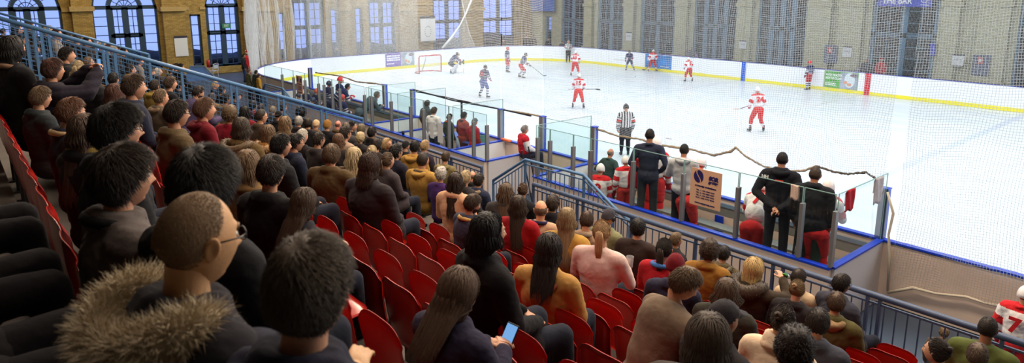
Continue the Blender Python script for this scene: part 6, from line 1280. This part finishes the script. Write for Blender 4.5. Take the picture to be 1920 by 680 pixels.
# ================================================================ PLAYERS, OFFICIALS, STAFF
def seg_t(c, a, b): a = np.array(a); b = np.array(b); d = b-a; t = np.clip(((c-a) @ d)/(d @ d), 0, 1); return t, np.linalg.norm(c-(a+t[:, None]*d), axis=1)
JW, JR, JN = (236, 236, 240), (208, 40, 48), (40, 48, 92)
def jersey_obj(o, pose, scheme, wide, vox):
    k = ('jers', pose, scheme, wide, vox)
    if k not in BP:
        base = coat_mesh(pose, 'jersey', wide, vox, 1); n = len(base.vertices); V = np.zeros(n*3, np.float32); base.vertices.foreach_get('co', V); V = V.reshape(-1, 3); m = len(base.polygons); F = np.zeros(m*3, np.int32); base.polygons.foreach_get('vertices', F); F = F.reshape(-1, 3)
        c = V[F].mean(1); j = POSES[pose]; tb, db = seg_t(c, j['hip'], j['neck']); db = db-.10; mi = np.zeros(m, int); at_ = np.full(m, -1.0)
        for s in 'LR':
            t1, d1 = seg_t(c, j['sh'+s], j['el'+s]); t2, d2 = seg_t(c, j['el'+s], j['wr'+s]); t = np.where(d1 < d2, t1*.5, .5+t2*.5); d = np.minimum(d1, d2); arm = (d < db) & (t > .12) | ((t > .45) & (d < .11)); at_ = np.where(arm, t, at_)
        body = at_ < 0; z = tb
        if scheme == 'white':
            mi[body & (z < .16) & (z > .04)] = 1; mi[(at_ > .22) & (at_ < .42)] = 1; mi[(at_ > .62) & (at_ < .74)] = 1; mi[body & (z > .93)] = 1
        elif scheme == 'navy':
            mi[body & (z < .05)] = 2; mi[body & (z < .17) & (z > .08)] = 1; mi[body & (z > .62) & (z < .66)] = 1; mi[body & (z > .30) & (z < .33)] = 1; mi[body & (z > .45) & (z < .48)] = 1
            mi[(at_ > .3) & (at_ < .36)] = 1; mi[(at_ > .45) & (at_ < .51)] = 1; mi[(at_ > .62) & (at_ < .7)] = 2; mi[(at_ > .8)] = 1
        elif scheme == 'ref':
            mi[body & (np.floor((c[:, 0]+1)*22) % 2 == 0)] = 1; mi[(at_ >= 0) & (np.floor(at_*14) % 2 == 0)] = 1; mi[(at_ > .30) & (at_ < .42)] = 2
        elif scheme == 'vest': mi[at_ >= 0] = 1
        cols = {'white': (JW, JR), 'navy': (JN, (214, 216, 228), JR), 'ref': ((232, 234, 238), (30, 32, 40), (206, 52, 50)), 'vest': ((180, 34, 52), (216, 218, 226))}[scheme]
        BP[k] = npmesh('jersey', V, F, [cloth(q) for q in cols], mi)
    return link('vest_and_shirt' if scheme == 'vest' else 'jersey', BP[k], o)
def kit_legs(o, pose, pants, socks, vox=.02):
    k = ('kit', pose, pants, socks)
    if k not in BP:
        j = POSES[pose]; b = MB(); b.ell(j['hip'], (.19, .15, .13), 16, 10)
        for s in 'LR': b.cap(j['hi'+s], j['hi'+s].lerp(j['kn'+s], .88), .118, .098)
        V, F, N = remesh(b, vox, 3); P1 = npmesh('shorts', wrinkle(V, N, .006, 1, 2), F, [cloth(pants)])
        b = MB()
        for s in 'LR': b.cap(j['kn'+s]+Vector((0, 0, .03)), j['kn'+s].lerp(j['an'+s], .35), .078, .082); b.cap(j['kn'+s].lerp(j['an'+s], .35), j['an'+s]+Vector((0, 0, .07)), .080, .058)
        V, F, N = remesh(b, vox*.85, 2); c = V[F].mean(1); zn = (c[:, 2]-.1)/.45; mi = ((np.floor(zn*7) % 2) if socks[0][0] < 100 else ((zn < .25) | (zn > .5))).astype(int) if len(socks) > 1 else np.zeros(len(F), int); P2 = npmesh('socks', V, F, [cloth(q) for q in socks], mi); BP[k] = (P1, P2)
    link('shorts', BP[k][0], o); link('socks', BP[k][1], o)
def helmet(o, pose, R, col, cage=True, hsc=1.0):
    if ('helm', col) not in BP:
        d = head_surface(44, 32); P = head_P(d); az = np.degrees(np.arctan2(np.abs(d[:, 0]), d[:, 1])); el = np.degrees(np.arcsin(np.clip(d[:, 2], -1, 1))); m = el-np.interp(az, [0, 55, 75, 100, 140, 180], [34, 30, -14, -18, -8, -14]); T = .026+.006*np.clip(d[:, 2], 0, 1)+.006*(np.abs(d[:, 0]) < .25)*np.clip(d[:, 2], 0, 1); cap = P+d*T[:, None]; F = grid_faces(44, 32); F = F[(m[F] > -2).all(1)]; used = np.unique(F); mp = -np.ones(len(P), int); mp[used] = np.arange(len(used)); F = mp[F]
        me = npmesh('helmet', cap[used], np.concatenate([F[:, [0, 1, 2]], F[:, [0, 2, 3]]]), [mat('helmet_shell', S(*col), .3)]); b = MB()
        for i in range(-3, 4): a = i*.36; b.tube([(.094*math.sin(a), .115*math.cos(a)+.012, .05), (.094*math.sin(a), .115*math.cos(a)+.024, -.02), (.075*math.sin(a), .10*math.cos(a)+.02, -.09)], .0025, 5)
        for z in (.03, -.01, -.05, -.085): b.tube([((.096-.1*max(0, -z-.02))*math.sin(a), (.118-.1*max(0, -z-.02))*math.cos(a)+.02, z) for a in [-1.15+2.3*q/8 for q in range(9)]], .0025, 5)
        BP[('helm', col)] = (me, b.mesh('face_cage', [METAL], True))
    me, cg = BP[('helm', col)]; h = link('helmet', me, o); place_head(h, POSES[pose], R, hsc); h2 = link('face_cage', cg, h); return h
def glove(o, pose, s, col):
    k = ('glove', pose, s)
    if k not in BP:
        j = POSES[pose]; b = MB(); d = (j['wr'+s]-j['el'+s]).normalized(); p = j['wr'+s]; b.cap(p-d*.06, p+d*.03, .062, .055); b.cap(p+d*.03, p+d*.10+Vector((0, 0, -.02)), .052, .042); sg = -1 if s == 'L' else 1; b.cap(p+d*.02, p+d*.08+Vector((-sg*.05, 0, 0)), .026, .022)
        for i in range(4): b.cap(p+d*.09+Vector(((i-1.5)*.026, 0, -.01)), p+d*.14+Vector(((i-1.5)*.026, 0, -.045)), .017, .014)
        V, F, N = remesh(b, .011, 1); BP[k] = npmesh('glove', V, F, [cloth((40, 40, 40))])
    g = link('glove', BP[k], o); setmat(g, cloth(col))
def stick(p, q, label, col=(40, 38, 40), blade=(220, 220, 215), dirx=None):
    p = Vector(p); q = Vector(q); r = empty('hockey_stick', p, label, 'hockey stick'); MB().bar((0, 0, 0), q-p, .032, .022).build('shaft', mat('stick_shaft', S(*col), .4), r)
    d = (q-p); d.z = 0; d = d.normalized() if d.length > .01 else Vector((1, 0, 0)); d = Vector(dirx).normalized() if dirx else d; MB().tube([q-p-d*.03, q-p+d*.12, q-p+d*.24, q-p+d*.30], [.018, .036, .034, .014], 6).build('blade', mat('stick_blade', S(*blade), .5), r); return r
def skater(fx, fy, hy_, pose, v, label, scheme, helm, pants, socks, gl, num=None, numcol=JR, hp=6, body=None, skates=True, loc=None, scale=None, hpitch=8, group=None, hair=None, wide=1.05):
    j = POSES[pose]
    if loc is None:
        loc = at(fx, fy, Z=0)
        if loc[1] > RY1-.45: loc = at(fx, fy, Y=RY1-.45); loc[2] = 0
        w = proj(loc)[2]; top = at(fx, hy_, Y=loc[1])[2]; scale = min(1.15, max(.85, top/(j['head'].z+.15)))
    hw = alpha(fx)-v; rz = math.radians(hw if body is None else alpha(fx)-body); me, R = body_mesh(pose, 2, hw-math.degrees(rz), hpitch, 0, (205, 152, 122), hands=not gl); o = link('person', me, loc=tuple(loc)); o.rotation_euler.z = rz; o.scale = (scale,)*3; tag(o, label, 'person', group)
    jr = jersey_obj(o, pose, scheme, wide, .017)
    if pants: kit_legs(o, pose, pants, socks)
    if not pants: t = link('trousers', trouser_mesh(pose), o); setmat(t, cloth((160, 40, 46) if scheme == 'white' else (40, 44, 62)))
    if helm: helmet(o, pose, R, helm, scheme != 'ref')
    elif hair: h = link('hair', get_hair(hair[0], 2, 1), o); setmat(h, hairmat(hair[1])); place_head(h, j, R)
    for s in 'LR':
        if gl: glove(o, pose, s, gl)
        if skates: link('skate', shoe_mesh(pose, s, True), o)
    if num:
        c = j['chest']*.55+j['belly']*.45; up = (j['neck']-j['belly']).normalized(); ex = Vector((1, 0, 0)); M = frame_mtx(c+ex.cross(up)*.205+up*.06, ex, up); text('jersey_number', num, .30, cloth(numcol), M, o, bold=.012, ext=.003)
    return o
SK = 'players and officials on the ice'
RS = ((236, 236, 240), JR); NS = (JN, (225, 225, 232))
def hnd(o, pose, s, off=(0, .08, 0)): return held(o, pose, s, off)
def ice_at(x, y, z=.03): return at(x, y, Z=z)
P = skater(850, 137, 98, 'goalie', 105, 'goalkeeper in navy crouching in front of the goal', 'navy', (44, 48, 70), (70, 70, 84), ((226, 226, 230),), (60, 50, 50), hpitch=-18)
j = POSES['goalie']
for s in 'LR':
    b = MB(); a = j['an'+s]; k = j['kn'+s]; b.bar(a+Vector((0, .12, -.06)), k+Vector((0, .12, .14)), .28, .10, up=(0, 1, 0)); m = b.build('leg_pad', mat('white_pad', S(214, 216, 224), .6), P, bevel=.03)
b = MB(); b.bar(j['wrL']+Vector((0, .08, -.16)), j['wrL']+Vector((0, .08, .16)), .2, .05, up=(0, 1, 0)); b.build('blocker', mat('dark_pad', S(60, 60, 70), .6), P, bevel=.01); b = MB().ell(j['wrR']+Vector((.02, .08, .05)), (.12, .07, .13), 14, 10); b.build('catching_glove', mat('dark_pad', S(60, 60, 70), .6), P, smooth=True)
stick(hnd(P, 'goalie', 'L'), ice_at(869, 135), 'pale goalkeeper stick reaching to the ice', (200, 200, 205))
P = skater(951, 135, 88, 'stand', 70, 'player in navy with a red helmet standing near the end boards', 'navy', (196, 50, 56), (190, 44, 54), NS, (110, 40, 50)); stick(hnd(P, 'stand', 'R'), ice_at(954, 133), 'thin pale stick held upright by the player with the red helmet near the end boards', (190, 186, 180))
P = skater(978, 146, 99, 'glide', 75, 'player in navy and red gliding with a long stick reaching right', 'navy', (44, 50, 60), (196, 50, 60), NS, (90, 30, 40)); stick(hnd(P, 'glide', 'R'), ice_at(1019, 142), 'long grey stick of the gliding player in navy, tip on the ice', (96, 110, 120), (110, 120, 130))
P = skater(907, 183, 122, 'skate', 40, 'player in navy with number 25 on the back skating alone', 'navy', (40, 46, 50), (72, 92, 160), NS, (190, 50, 56), num='25', numcol=(222, 60, 60))
P = skater(1065, 117, 75, 'standcross', 170, 'linesman in a grey shirt and black trousers by the far boards', 'ref', None, (34, 34, 42), ((34, 34, 42),), None, hair=('short', DB)); P.children[0].material_slots[0].link = 'OBJECT'; P.children[0].material_slots[0].material = cloth((186, 186, 192))
P = skater(1078, 143, 95, 'skate', 15, 'player in white with number 63 on the back', 'white', (232, 232, 236), (206, 44, 50), RS, (170, 30, 44), num='63')
P = skater(1084, 203, 138, 'skate', 5, 'player in white with number 15 on the back and red shorts', 'white', (236, 236, 240), (222, 52, 46), RS, (140, 26, 40), num='15')
p0 = P.location; q = at(1117, 167, Y=p0.y+.3); stick(at(1066, 167, Y=p0.y+.3), q, 'dark stick held level at the waist by player number 15', (50, 52, 56), (30, 30, 32))
P = skater(1180, 132, 97, 'glide', 190, 'player in navy facing forwards left of the blue advert', 'navy', (40, 44, 54), (52, 56, 96), NS, (40, 40, 60)); p0 = P.location; stick(hnd(P, 'glide', 'R'), at(1156, 112, Y=p0.y-.4), 'pale stick held out to the left by the player facing forwards', (170, 160, 150))
P = skater(1222, 131, 92, 'glide', 165, 'player in white leaning forward in front of the blue advert', 'white', (236, 236, 240), (206, 44, 50), RS, (150, 30, 40)); stick(hnd(P, 'glide', 'L'), ice_at(1209, 131), 'dark stick on the ice in front of the blue advert', (60, 60, 60), (40, 40, 40))
P = skater(1291, 153, 107, 'skate', -30, 'player in white with red stripes right of the blue advert', 'white', (238, 238, 242), (206, 44, 50), RS, (150, 30, 40), num='2')
P = skater(1515, 168, 113, 'stand', -50, 'player in navy with a red helmet standing beside the green advert', 'navy', (204, 44, 50), (190, 44, 60), NS, (100, 30, 50))
P = skater(1418, 247, 163, 'skate', -25, 'tall player in white and red standing alone on the right half of the ice', 'white', (240, 240, 244), (214, 46, 50), RS, (170, 30, 40), num='24'); p0 = P.location; stick(hnd(P, 'skate', 'L'), at(1387, 204, Y=p0.y-.2), 'dark red stick held out by the tall player on the right half', (110, 40, 40), (220, 200, 190))
P = skater(1171, 290, 194, 'stand', -12, 'referee in a black and white striped shirt with red armbands', 'ref', (28, 28, 34), (30, 32, 42), ((30, 32, 42),), None)
# ---- people in the boxes: (head x, y, depth line, floor, pose)
def boxman(x, y, Y, pose, v, label, hair, coat, legs=(36, 38, 46), fl=.30, body=None, helm=None, scheme=None, pants=None, num=None, acc=(), skin=(205, 152, 122), hp=6, lod=1, wide=1.0, group=None, gl=None, hands=True, free=False, scmin=.86, scmax=1.12, shoes=(24, 22, 22)):
    j = POSES[pose]; p = at(x, y, Y=Y); sc = (p[2]-fl)/j['head'].z
    if free or sc < scmin or sc > scmax: sc = min(scmax, max(scmin, sc)) if not free else 1.0
    hw = alpha(x)-v; rz = math.radians(hw*.9 if body is None else alpha(x)-body); hd = Matrix.Rotation(rz, 3, 'Z') @ j['head']; loc = (p[0]-hd.x*sc, p[1]-hd.y*sc, p[2]-j['head'].z*sc)
    if helm is None and scheme is None: return person(loc, rz, pose, label, hair, coat, legs, hw-math.degrees(rz), hp, 0, lod, skin, sc, wide, 1, acc=acc, group=group, hands=hands, shoes=shoes)
    return skater(x, y, 0, pose, v, label, scheme, helm, pants, RS if scheme == 'white' else NS, gl, num, loc=loc, scale=sc, body=math.degrees(math.radians(alpha(x))-rz), hpitch=hp, group=group, hair=hair, skates=bool(pants), wide=wide)
boxman(1145, 287, 12.3, 'standhips', 40, 'grey haired man in a dark green polo shirt on the visitors bench', ('bald', (150, 140, 130)), ('shirt', (52, 74, 72)), fl=.3, skin=(196, 140, 116))
boxman(1126, 318, 11.55, 'lap', 10, 'seated player in white with number 9 at the far end of the visitors bench', None, None, helm=(238, 238, 242), scheme='white', num='9', free=True)
P = boxman(1173, 303, 11.9, 'stand', -20, 'player in white with a white helmet holding a red towel', None, None, helm=(238, 236, 238), scheme='white', pants=(190, 60, 60), gl=(150, 30, 40))
boxman(1218.5, 254, 11.6, 'standpocket', 0, 'tall man in a dark pinstripe suit standing on the visitors bench', ('crew', (30, 24, 24)), ('suit', (44, 50, 70)), legs=(50, 56, 62), skin=(170, 116, 90), scmax=1.2)
boxman(1231, 270, 12.4, 'stand', 10, 'player in white and red standing behind the man in the suit', None, None, helm=(236, 236, 240), scheme='white', pants=(200, 50, 56), gl=(180, 40, 50), scmax=1.2)
boxman(1283, 282, 11.6, 'standcross', 5, 'man with cropped black hair in a white shirt and black trousers', ('crew', (24, 20, 20)), ('jumper', (196, 194, 200)), legs=(26, 26, 34), skin=(180, 124, 96), acc=[('hood', (190, 188, 194))])
boxman(1315, 307, 12.3, 'benchlean', 20, 'player in red and white mostly hidden behind the tan sign', None, None, helm=(232, 232, 238), scheme='white', pants=(196, 56, 56), gl=(170, 40, 50))
P = boxman(1466.5, 300, 11.6, 'standback', 5, 'coach in a black hooded jacket with hands clasped behind the back', ('crew', (24, 20, 22)), ('coat', (28, 30, 38)), legs=(44, 46, 54), skin=(196, 140, 112), acc=[('hood', (24, 26, 34))], scmax=1.2, wide=1.06)
j = POSES['standback']; text('jacket_lettering', 'HH', .075, WM, frame_mtx(j['chest']+Vector((-.20, -.16, .11)), (1, -.25, 0), (0, 0, 1)), P, bold=.003); MB().box((-.05, -.205, 1.38), (.07, -.195, 1.405)).build('red_back_print', mat('red_print', S(220, 60, 40), .5), P)
boxman(1430, 352, 12.2, 'benchlean', 10, 'player in white and red on the bench left of the coach in the black jacket', None, None, helm=(232, 232, 238), scheme='white', pants=(180, 40, 44), gl=(170, 40, 50), num='7')
boxman(1528.5, 328, 11.6, 'stand', 10, 'second coach with cropped hair in a black top nearest the corner', ('crew', (70, 52, 40)), ('coat', (30, 34, 40)), legs=(38, 52, 48), skin=(196, 136, 104), scmax=1.2, wide=1.1)
boxman(1553, 353, 12.3, 'benchlean', 10, 'player with a white helmet on the bench behind the second coach', None, None, helm=(226, 226, 230), scheme='white', pants=(190, 40, 44), gl=(40, 40, 40))
a = at(1498, 395, Y=11.45); c = at(1484, 470, Y=11.3); stick(tuple(a), (c[0], 11.3, .34), 'black hockey stick standing between the two coaches', (26, 26, 30), (26, 26, 30))
# scorers and timekeepers
boxman(801, 195, 12.3, 'stand', 50, 'man in a dark grey jacket at the left of the scorers box', ('short', DB), ('coat', (66, 76, 80)), acc=[('scarf', (60, 70, 78))], scmax=1.15)
boxman(814, 208, 11.7, 'stand', 40, 'man in a white shirt standing behind the paper sheets', ('short', (90, 84, 80)), ('jumper', (224, 226, 232)), legs=(40, 52, 76), scmax=1.15)
boxman(843, 220, 12.0, 'stand', 60, 'person in dark green with an orange collar in the scorers box', ('short', DB), ('coat', (52, 66, 60)), acc=[('collar', (200, 90, 50))], scmin=.75)
boxman(870, 217, 12.2, 'stand', 60, 'person in a dark red and orange padded coat in the scorers box', ('short', BK), ('coat', (150, 56, 48)), legs=(90, 30, 40), acc=[('collar', (40, 60, 76))], wide=1.15)
boxman(890, 229, 12.1, 'stand', 55, 'person in a grey knitted hat and bright red jacket at the scorers table', ('beanie', (110, 116, 122)), ('coat', (180, 36, 46)), legs=(90, 30, 40), hp=20)
boxman(984, 243, 12.2, 'lap', 70, 'grey haired man in a red vest seated by the gate', ('short', (150, 146, 146)), None, scheme='vest', free=True); 
# home bench
HB_ = 'home players on the far bench'
boxman(617, 158, 12.0, 'stand', 70, 'home player with a navy helmet standing on the far bench', None, None, helm=(40, 52, 78), scheme='navy', pants=(50, 56, 90), gl=(60, 60, 80))
boxman(638, 151, 12.3, 'stand', 75, 'home player with a red helmet standing on the far bench', None, None, helm=(196, 50, 60), scheme='navy', pants=(50, 56, 90), gl=(170, 50, 60))
boxman(652, 163, 12.5, 'benchlean', 80, 'bare headed dark haired home player leaning on the boards', ('short', DB), None, scheme='navy', pants=(50, 56, 90), gl=(190, 50, 60))
boxman(642, 184, 11.7, 'lap', 60, 'seated home player with a red helmet low behind the glass posts', None, None, helm=(196, 60, 66), scheme='navy', free=True)
boxman(560, 180, 11.6, 'lap', 60, 'seated home player in navy below the small tan sign', None, None, helm=(44, 52, 76), scheme='navy', free=True)
boxman(575, 170, 12.3, 'lap', 60, 'seated home player in navy right of the small tan sign', None, None, helm=(70, 96, 90), scheme='navy', free=True)
boxman(594, 172, 12.4, 'lap', 60, 'seated home player with an orange red helmet', None, None, helm=(200, 96, 80), scheme='navy', free=True)
boxman(587, 189, 11.6, 'lap', 60, 'seated home player in navy nearest the glass', None, None, helm=(50, 64, 96), scheme='navy', free=True)
boxman(707, 178, 12.3, 'benchlean', 80, 'grey haired man in a grey jacket leaning over the boards', ('short', (140, 136, 130)), ('coat', (76, 92, 106)), scmin=.7)
# people standing on the floor of the hall
def floorman(x, y, h, pose, v, label, hair, coat, legs=(44, 50, 70), acc=(), wide=1.0, scheme=None, lod=2, **k):
    j = POSES[pose]; zc = h*.925; p = at(x, y, Z=zc) if h > 1.2 or x > 500 else at(x, y, Y=12.2)
    if p[0] < -47.3: p = at(x, y, X=-47.3)
    if p[1] > 43.0: p = at(x, y, Y=43.0)
    sc = min(1.15, p[2]/j['head'].z); hw = alpha(x)-v; return person((p[0], min(p[1], 43.1), 0), math.radians(hw), pose, label, hair, coat, legs, 0, 4, 0, lod, scale=sc, wide=wide, seed=int(x) % 5, acc=acc, hands=True, **k)
floorman(456, 105, 1.78, 'stand', 100, 'man in a black jacket and jeans standing by the net at the left', ('short', DB), ('coat', (40, 40, 44)), (50, 64, 110))
floorman(463.5, 101, 1.86, 'stand', 110, 'person in red with a red and white hat behind the man in black', ('none', BR), ('coat', (190, 40, 44)), (170, 40, 44), [('santa',)])
floorman(466, 134, 1.15, 'stand', 60, 'child in an olive coat at the left end of the rink', ('short', LB_), ('coat', (96, 96, 70)))
floorman(479.5, 136, 1.12, 'stand', 60, 'dark haired child beside the child in the yellow jacket', ('short', DB), ('coat', (60, 66, 60)))
floorman(484.5, 143, 1.0, 'stand', 80, 'small child in a yellow jacket looking over the boards', ('short', BR), ('coat', (186, 140, 50)))
for x, y, h, lab, hr_, ct, ac in ((631, 91, 1.8, 'man in a dark jacket behind the end boards by the narrow window', ('short', DB), (50, 50, 60), ()), (680, 99, 1.3, 'small figure behind the end boards right of the narrow window', ('short', BR), (100, 90, 90), ()), (944, 76, 1.7, 'person in dark clothes behind the far corner, in front of the lit window', ('short', BK), (60, 50, 50), ()),
    (987, 69, 1.8, 'left one of two people in black standing against the far brick corner', ('short', BK), (44, 40, 44), ()), (1000, 69, 1.8, 'right one of two people in black standing against the far brick corner', ('short', BR), (50, 40, 40), ()), (1028, 74, 1.6, 'person in dark clothes below the narrow window of the far corner', ('short', BK), (40, 44, 56), ()), (1054, 79, 1.55, 'onlooker behind the far boards left of the linesman', ('short', BK), (50, 50, 60), ()),
    (1296, 91, 1.7, 'onlooker in grey behind the far boards above the white shirted player', ('short', GRY), (110, 110, 120), ()), (1609, 125, 1.1, 'child behind the far boards above the green advert', ('short', DB), (150, 150, 170), ()), (1625, 114, 1.7, 'man in a dark suit behind the far boards above the green advert', ('short', (170, 120, 100)), (50, 54, 66), ()), (1653, 113, 1.7, 'person in a red festive coat behind the far boards near the bar', ('none', BR), (196, 40, 50), [('santa',)]),
    (1303, 98, 1.3, 'child in lilac behind the far boards', ('short', BR), (186, 160, 210), ())):
    floorman(x, y, h, 'stand', 180, lab, hr_, ('coat', ct), acc=ac)
floorman(1770, 624, 1.2, 'stand', 0, 'fair haired child on the walkway behind the front railing', ('short', (140, 108, 70)), ('coat', (90, 80, 70)))
q = at(1922, 556, Z=1.66); P = skater(1922, 0, 0, 'stand', 20, 'player in white and red walking past at the right edge', 'white', (238, 238, 242), (200, 44, 50), RS, (170, 40, 50), loc=(q[0], q[1], 0), scale=1.0, num='7')
# ================================================================ SMALL THINGS
def towel(x0, x1, ytop, ybot, Y=None, X=None, label='', col=(190, 30, 46), back=.28):
    a = at(x0, ytop, X=X, Y=Y); c = at(x1, ytop, X=X, Y=Y); zt = GZ+.012; zb = at((x0+x1)/2, ybot, X=X, Y=Y)[2]; b = MB(); n = 12; m = 14; V = []; F = []
    for i in range(n+1):
        u = i/n
        for k in range(m+1):
            t = k/m; fr = min(1, t*1.55); w = .012*math.sin(u*9+t*5)*(fr > .1); side = 1 if t < .645 else -1
            if t < .645: z = zb+(zt-zb)*(t/.645)+.02*math.sin(u*7)*(1-t); off = -.018+w*.8
            else: z = zt-(t-.645)/.355*back; off = .018+w*.5
            sh = (1-.18*math.sin(u*PI)*0); e = (a+(c-a)*(u*(1-.12*(1-t))+.06*(1-t)))
            if X is None: V.append((e[0], Y+off, z))
            else: V.append((X-off, e[1], z))
    for i in range(n):
        for k in range(m): q = i*(m+1)+k; F.append((q, q+m+1, q+m+2, q+1))
    o = b.add(V, F).build('towel', cloth(col), smooth=True); s = o.modifiers.new('s', 'SOLIDIFY'); s.thickness = .008; return tag(o, label, 'towel', 'towels hung over the bench glass' if 0 else None)
towel(1588, 1603, 347, 392, X=BX2[1], label='red towel hung over the end glass of the visitors bench', col=(186, 28, 46))
towel(1641, 1656, 330, 378, X=BX2[1], label='pale grey towel hung over the end glass near the thick blue post', col=(196, 186, 190))
towel(1484, 1500, 340, 374, Y=BY, label='white and tan towel hung over the glass between the two coaches', col=(216, 190, 176))
# red towel held by a player
a = at(1189, 318, Y=11.6); V = []; F = []
for i in range(9):
    for k in range(9): V.append((a[0]-.16+.04*i+.02*math.sin(k), a[1]+.04*math.sin(i*1.3+k*.5), a[2]+.32-.085*k-.04*abs(i-4)*.6))
for i in range(8):
    for k in range(8): q = i*9+k; F.append((q, q+9, q+10, q+1))
o = MB().add(V, F).build('towel', cloth((176, 22, 40)), smooth=True); s = o.modifiers.new('s', 'SOLIDIFY'); s.thickness = .012; tag(o, 'bright red towel held up by a player beside the man in the suit', 'towel')
def bottle(p, label, col, hgt=.26, cap=(30, 30, 34), m=None):
    r = empty('drinks_bottle', p, label, 'bottle'); MB().tube([(0, 0, 0), (0, 0, hgt*.7), (0, 0, hgt*.82), (0, 0, hgt*.9)], [.036, .036, .018, .016], 14).build('bottle_body', m or mat('bottle_plastic', S(*col), .25), r, smooth=True); MB().tube([(0, 0, hgt*.9), (0, 0, hgt)], .018, 12).build('bottle_cap', mat('bottle_cap', S(*cap), .4), r); return r
p = at(857, 277, Y=11.2); bottle((BX[3]-.05, 11.2, HB+.035), 'clear water bottle standing on the divider of the scorers box', (190, 205, 220), .34)
p = at(1600, 458, Y=12.2); bottle((p[0], 12.2, .31), 'black drinks bottle on the bench near the corner post', (24, 24, 28), .3)
p = at(1350, 392, Y=12.9); o = MB().box((-.1, -.04, 0), (.1, .0, .5)).build('blue_gate_latch', BLUE2); o.location = (p[0], RY0-.14, .3); tag(o, 'blue upright strip on the inner boards under the tan sign', 'gate strip')
p = at(756, 250, Y=BY); o = MB().tube([(0, 0, 0), (0, 0, .12)], [.04, .045], 14).build('takeaway_cup', BLK, smooth=True); o.location = (p[0], BY, HB+.035); tag(o, 'small black cup standing on the blue cap before the empty penalty box', 'cup')
r = empty('scorers_table', (-17.0, 12.35, .0), 'white scorers table behind the glass', 'table'); MB().box((-1.3, -.3, 1.1), (1.35, .35, 1.14)).build('table_top', mat('blue_table_edge', S(60, 90, 190), .4), r)
for sx in (-1.2, 1.25):
    for sy in (-.25, .3): MB().box((sx-.025, sy-.025, 0), (sx+.025, sy+.025, 1.1)).build('leg', METAL, r)
p = at(907, 262, Y=12.35); o = empty('laptop', (-15.75, 12.3, 1.14), 'open laptop with a pale turquoise screen on the scorers table', 'laptop', rz=.5); MB().box((-.17, -.12, 0), (.17, .12, .02)).build('keyboard_base', ALU, o); MB().box((-.17, .11, .02), (.17, .125, .25)).build('screen', mat('turquoise_screen', S(110, 200, 210), .3), o)
o = MB().box((-.2, -.06, 0), (.2, .06, .06)).build('document_tray', mat('orange_tray', S(220, 110, 60), .5), bevel=.01); o.location = (-15.3, 12.85, HB+.035); tag(o, 'orange tray on the boards beside the laptop', 'tray')
# goalkeeper sticks leaning in the gap between the boxes
for k, (x, y, lab) in enumerate(((1016, 300, 'black and white goalkeeper stick leaning by the far end of the visitors bench, taller'), (1022, 318, 'dark hockey stick leaning by the far end of the visitors bench, shorter'))):
    a = at(x-4+k*3, 275+k*14, Y=11.4); stick((-12.45-k*.25, 11.2, a[2]), (-12.3-k*.25, 11.5, .03), lab, (40, 24, 30), (200, 200, 200), dirx=(0, 1, 0))
o = MB().ell((0, 0, .12), (.34, .2, .14), 18, 10).build('kit_bag', cloth((40, 80, 66)), smooth=True); o.location = (-5.2, 11.4, .29); tag(o, 'dark green kit bag on the floor in the corner of the visitors bench', 'bag')
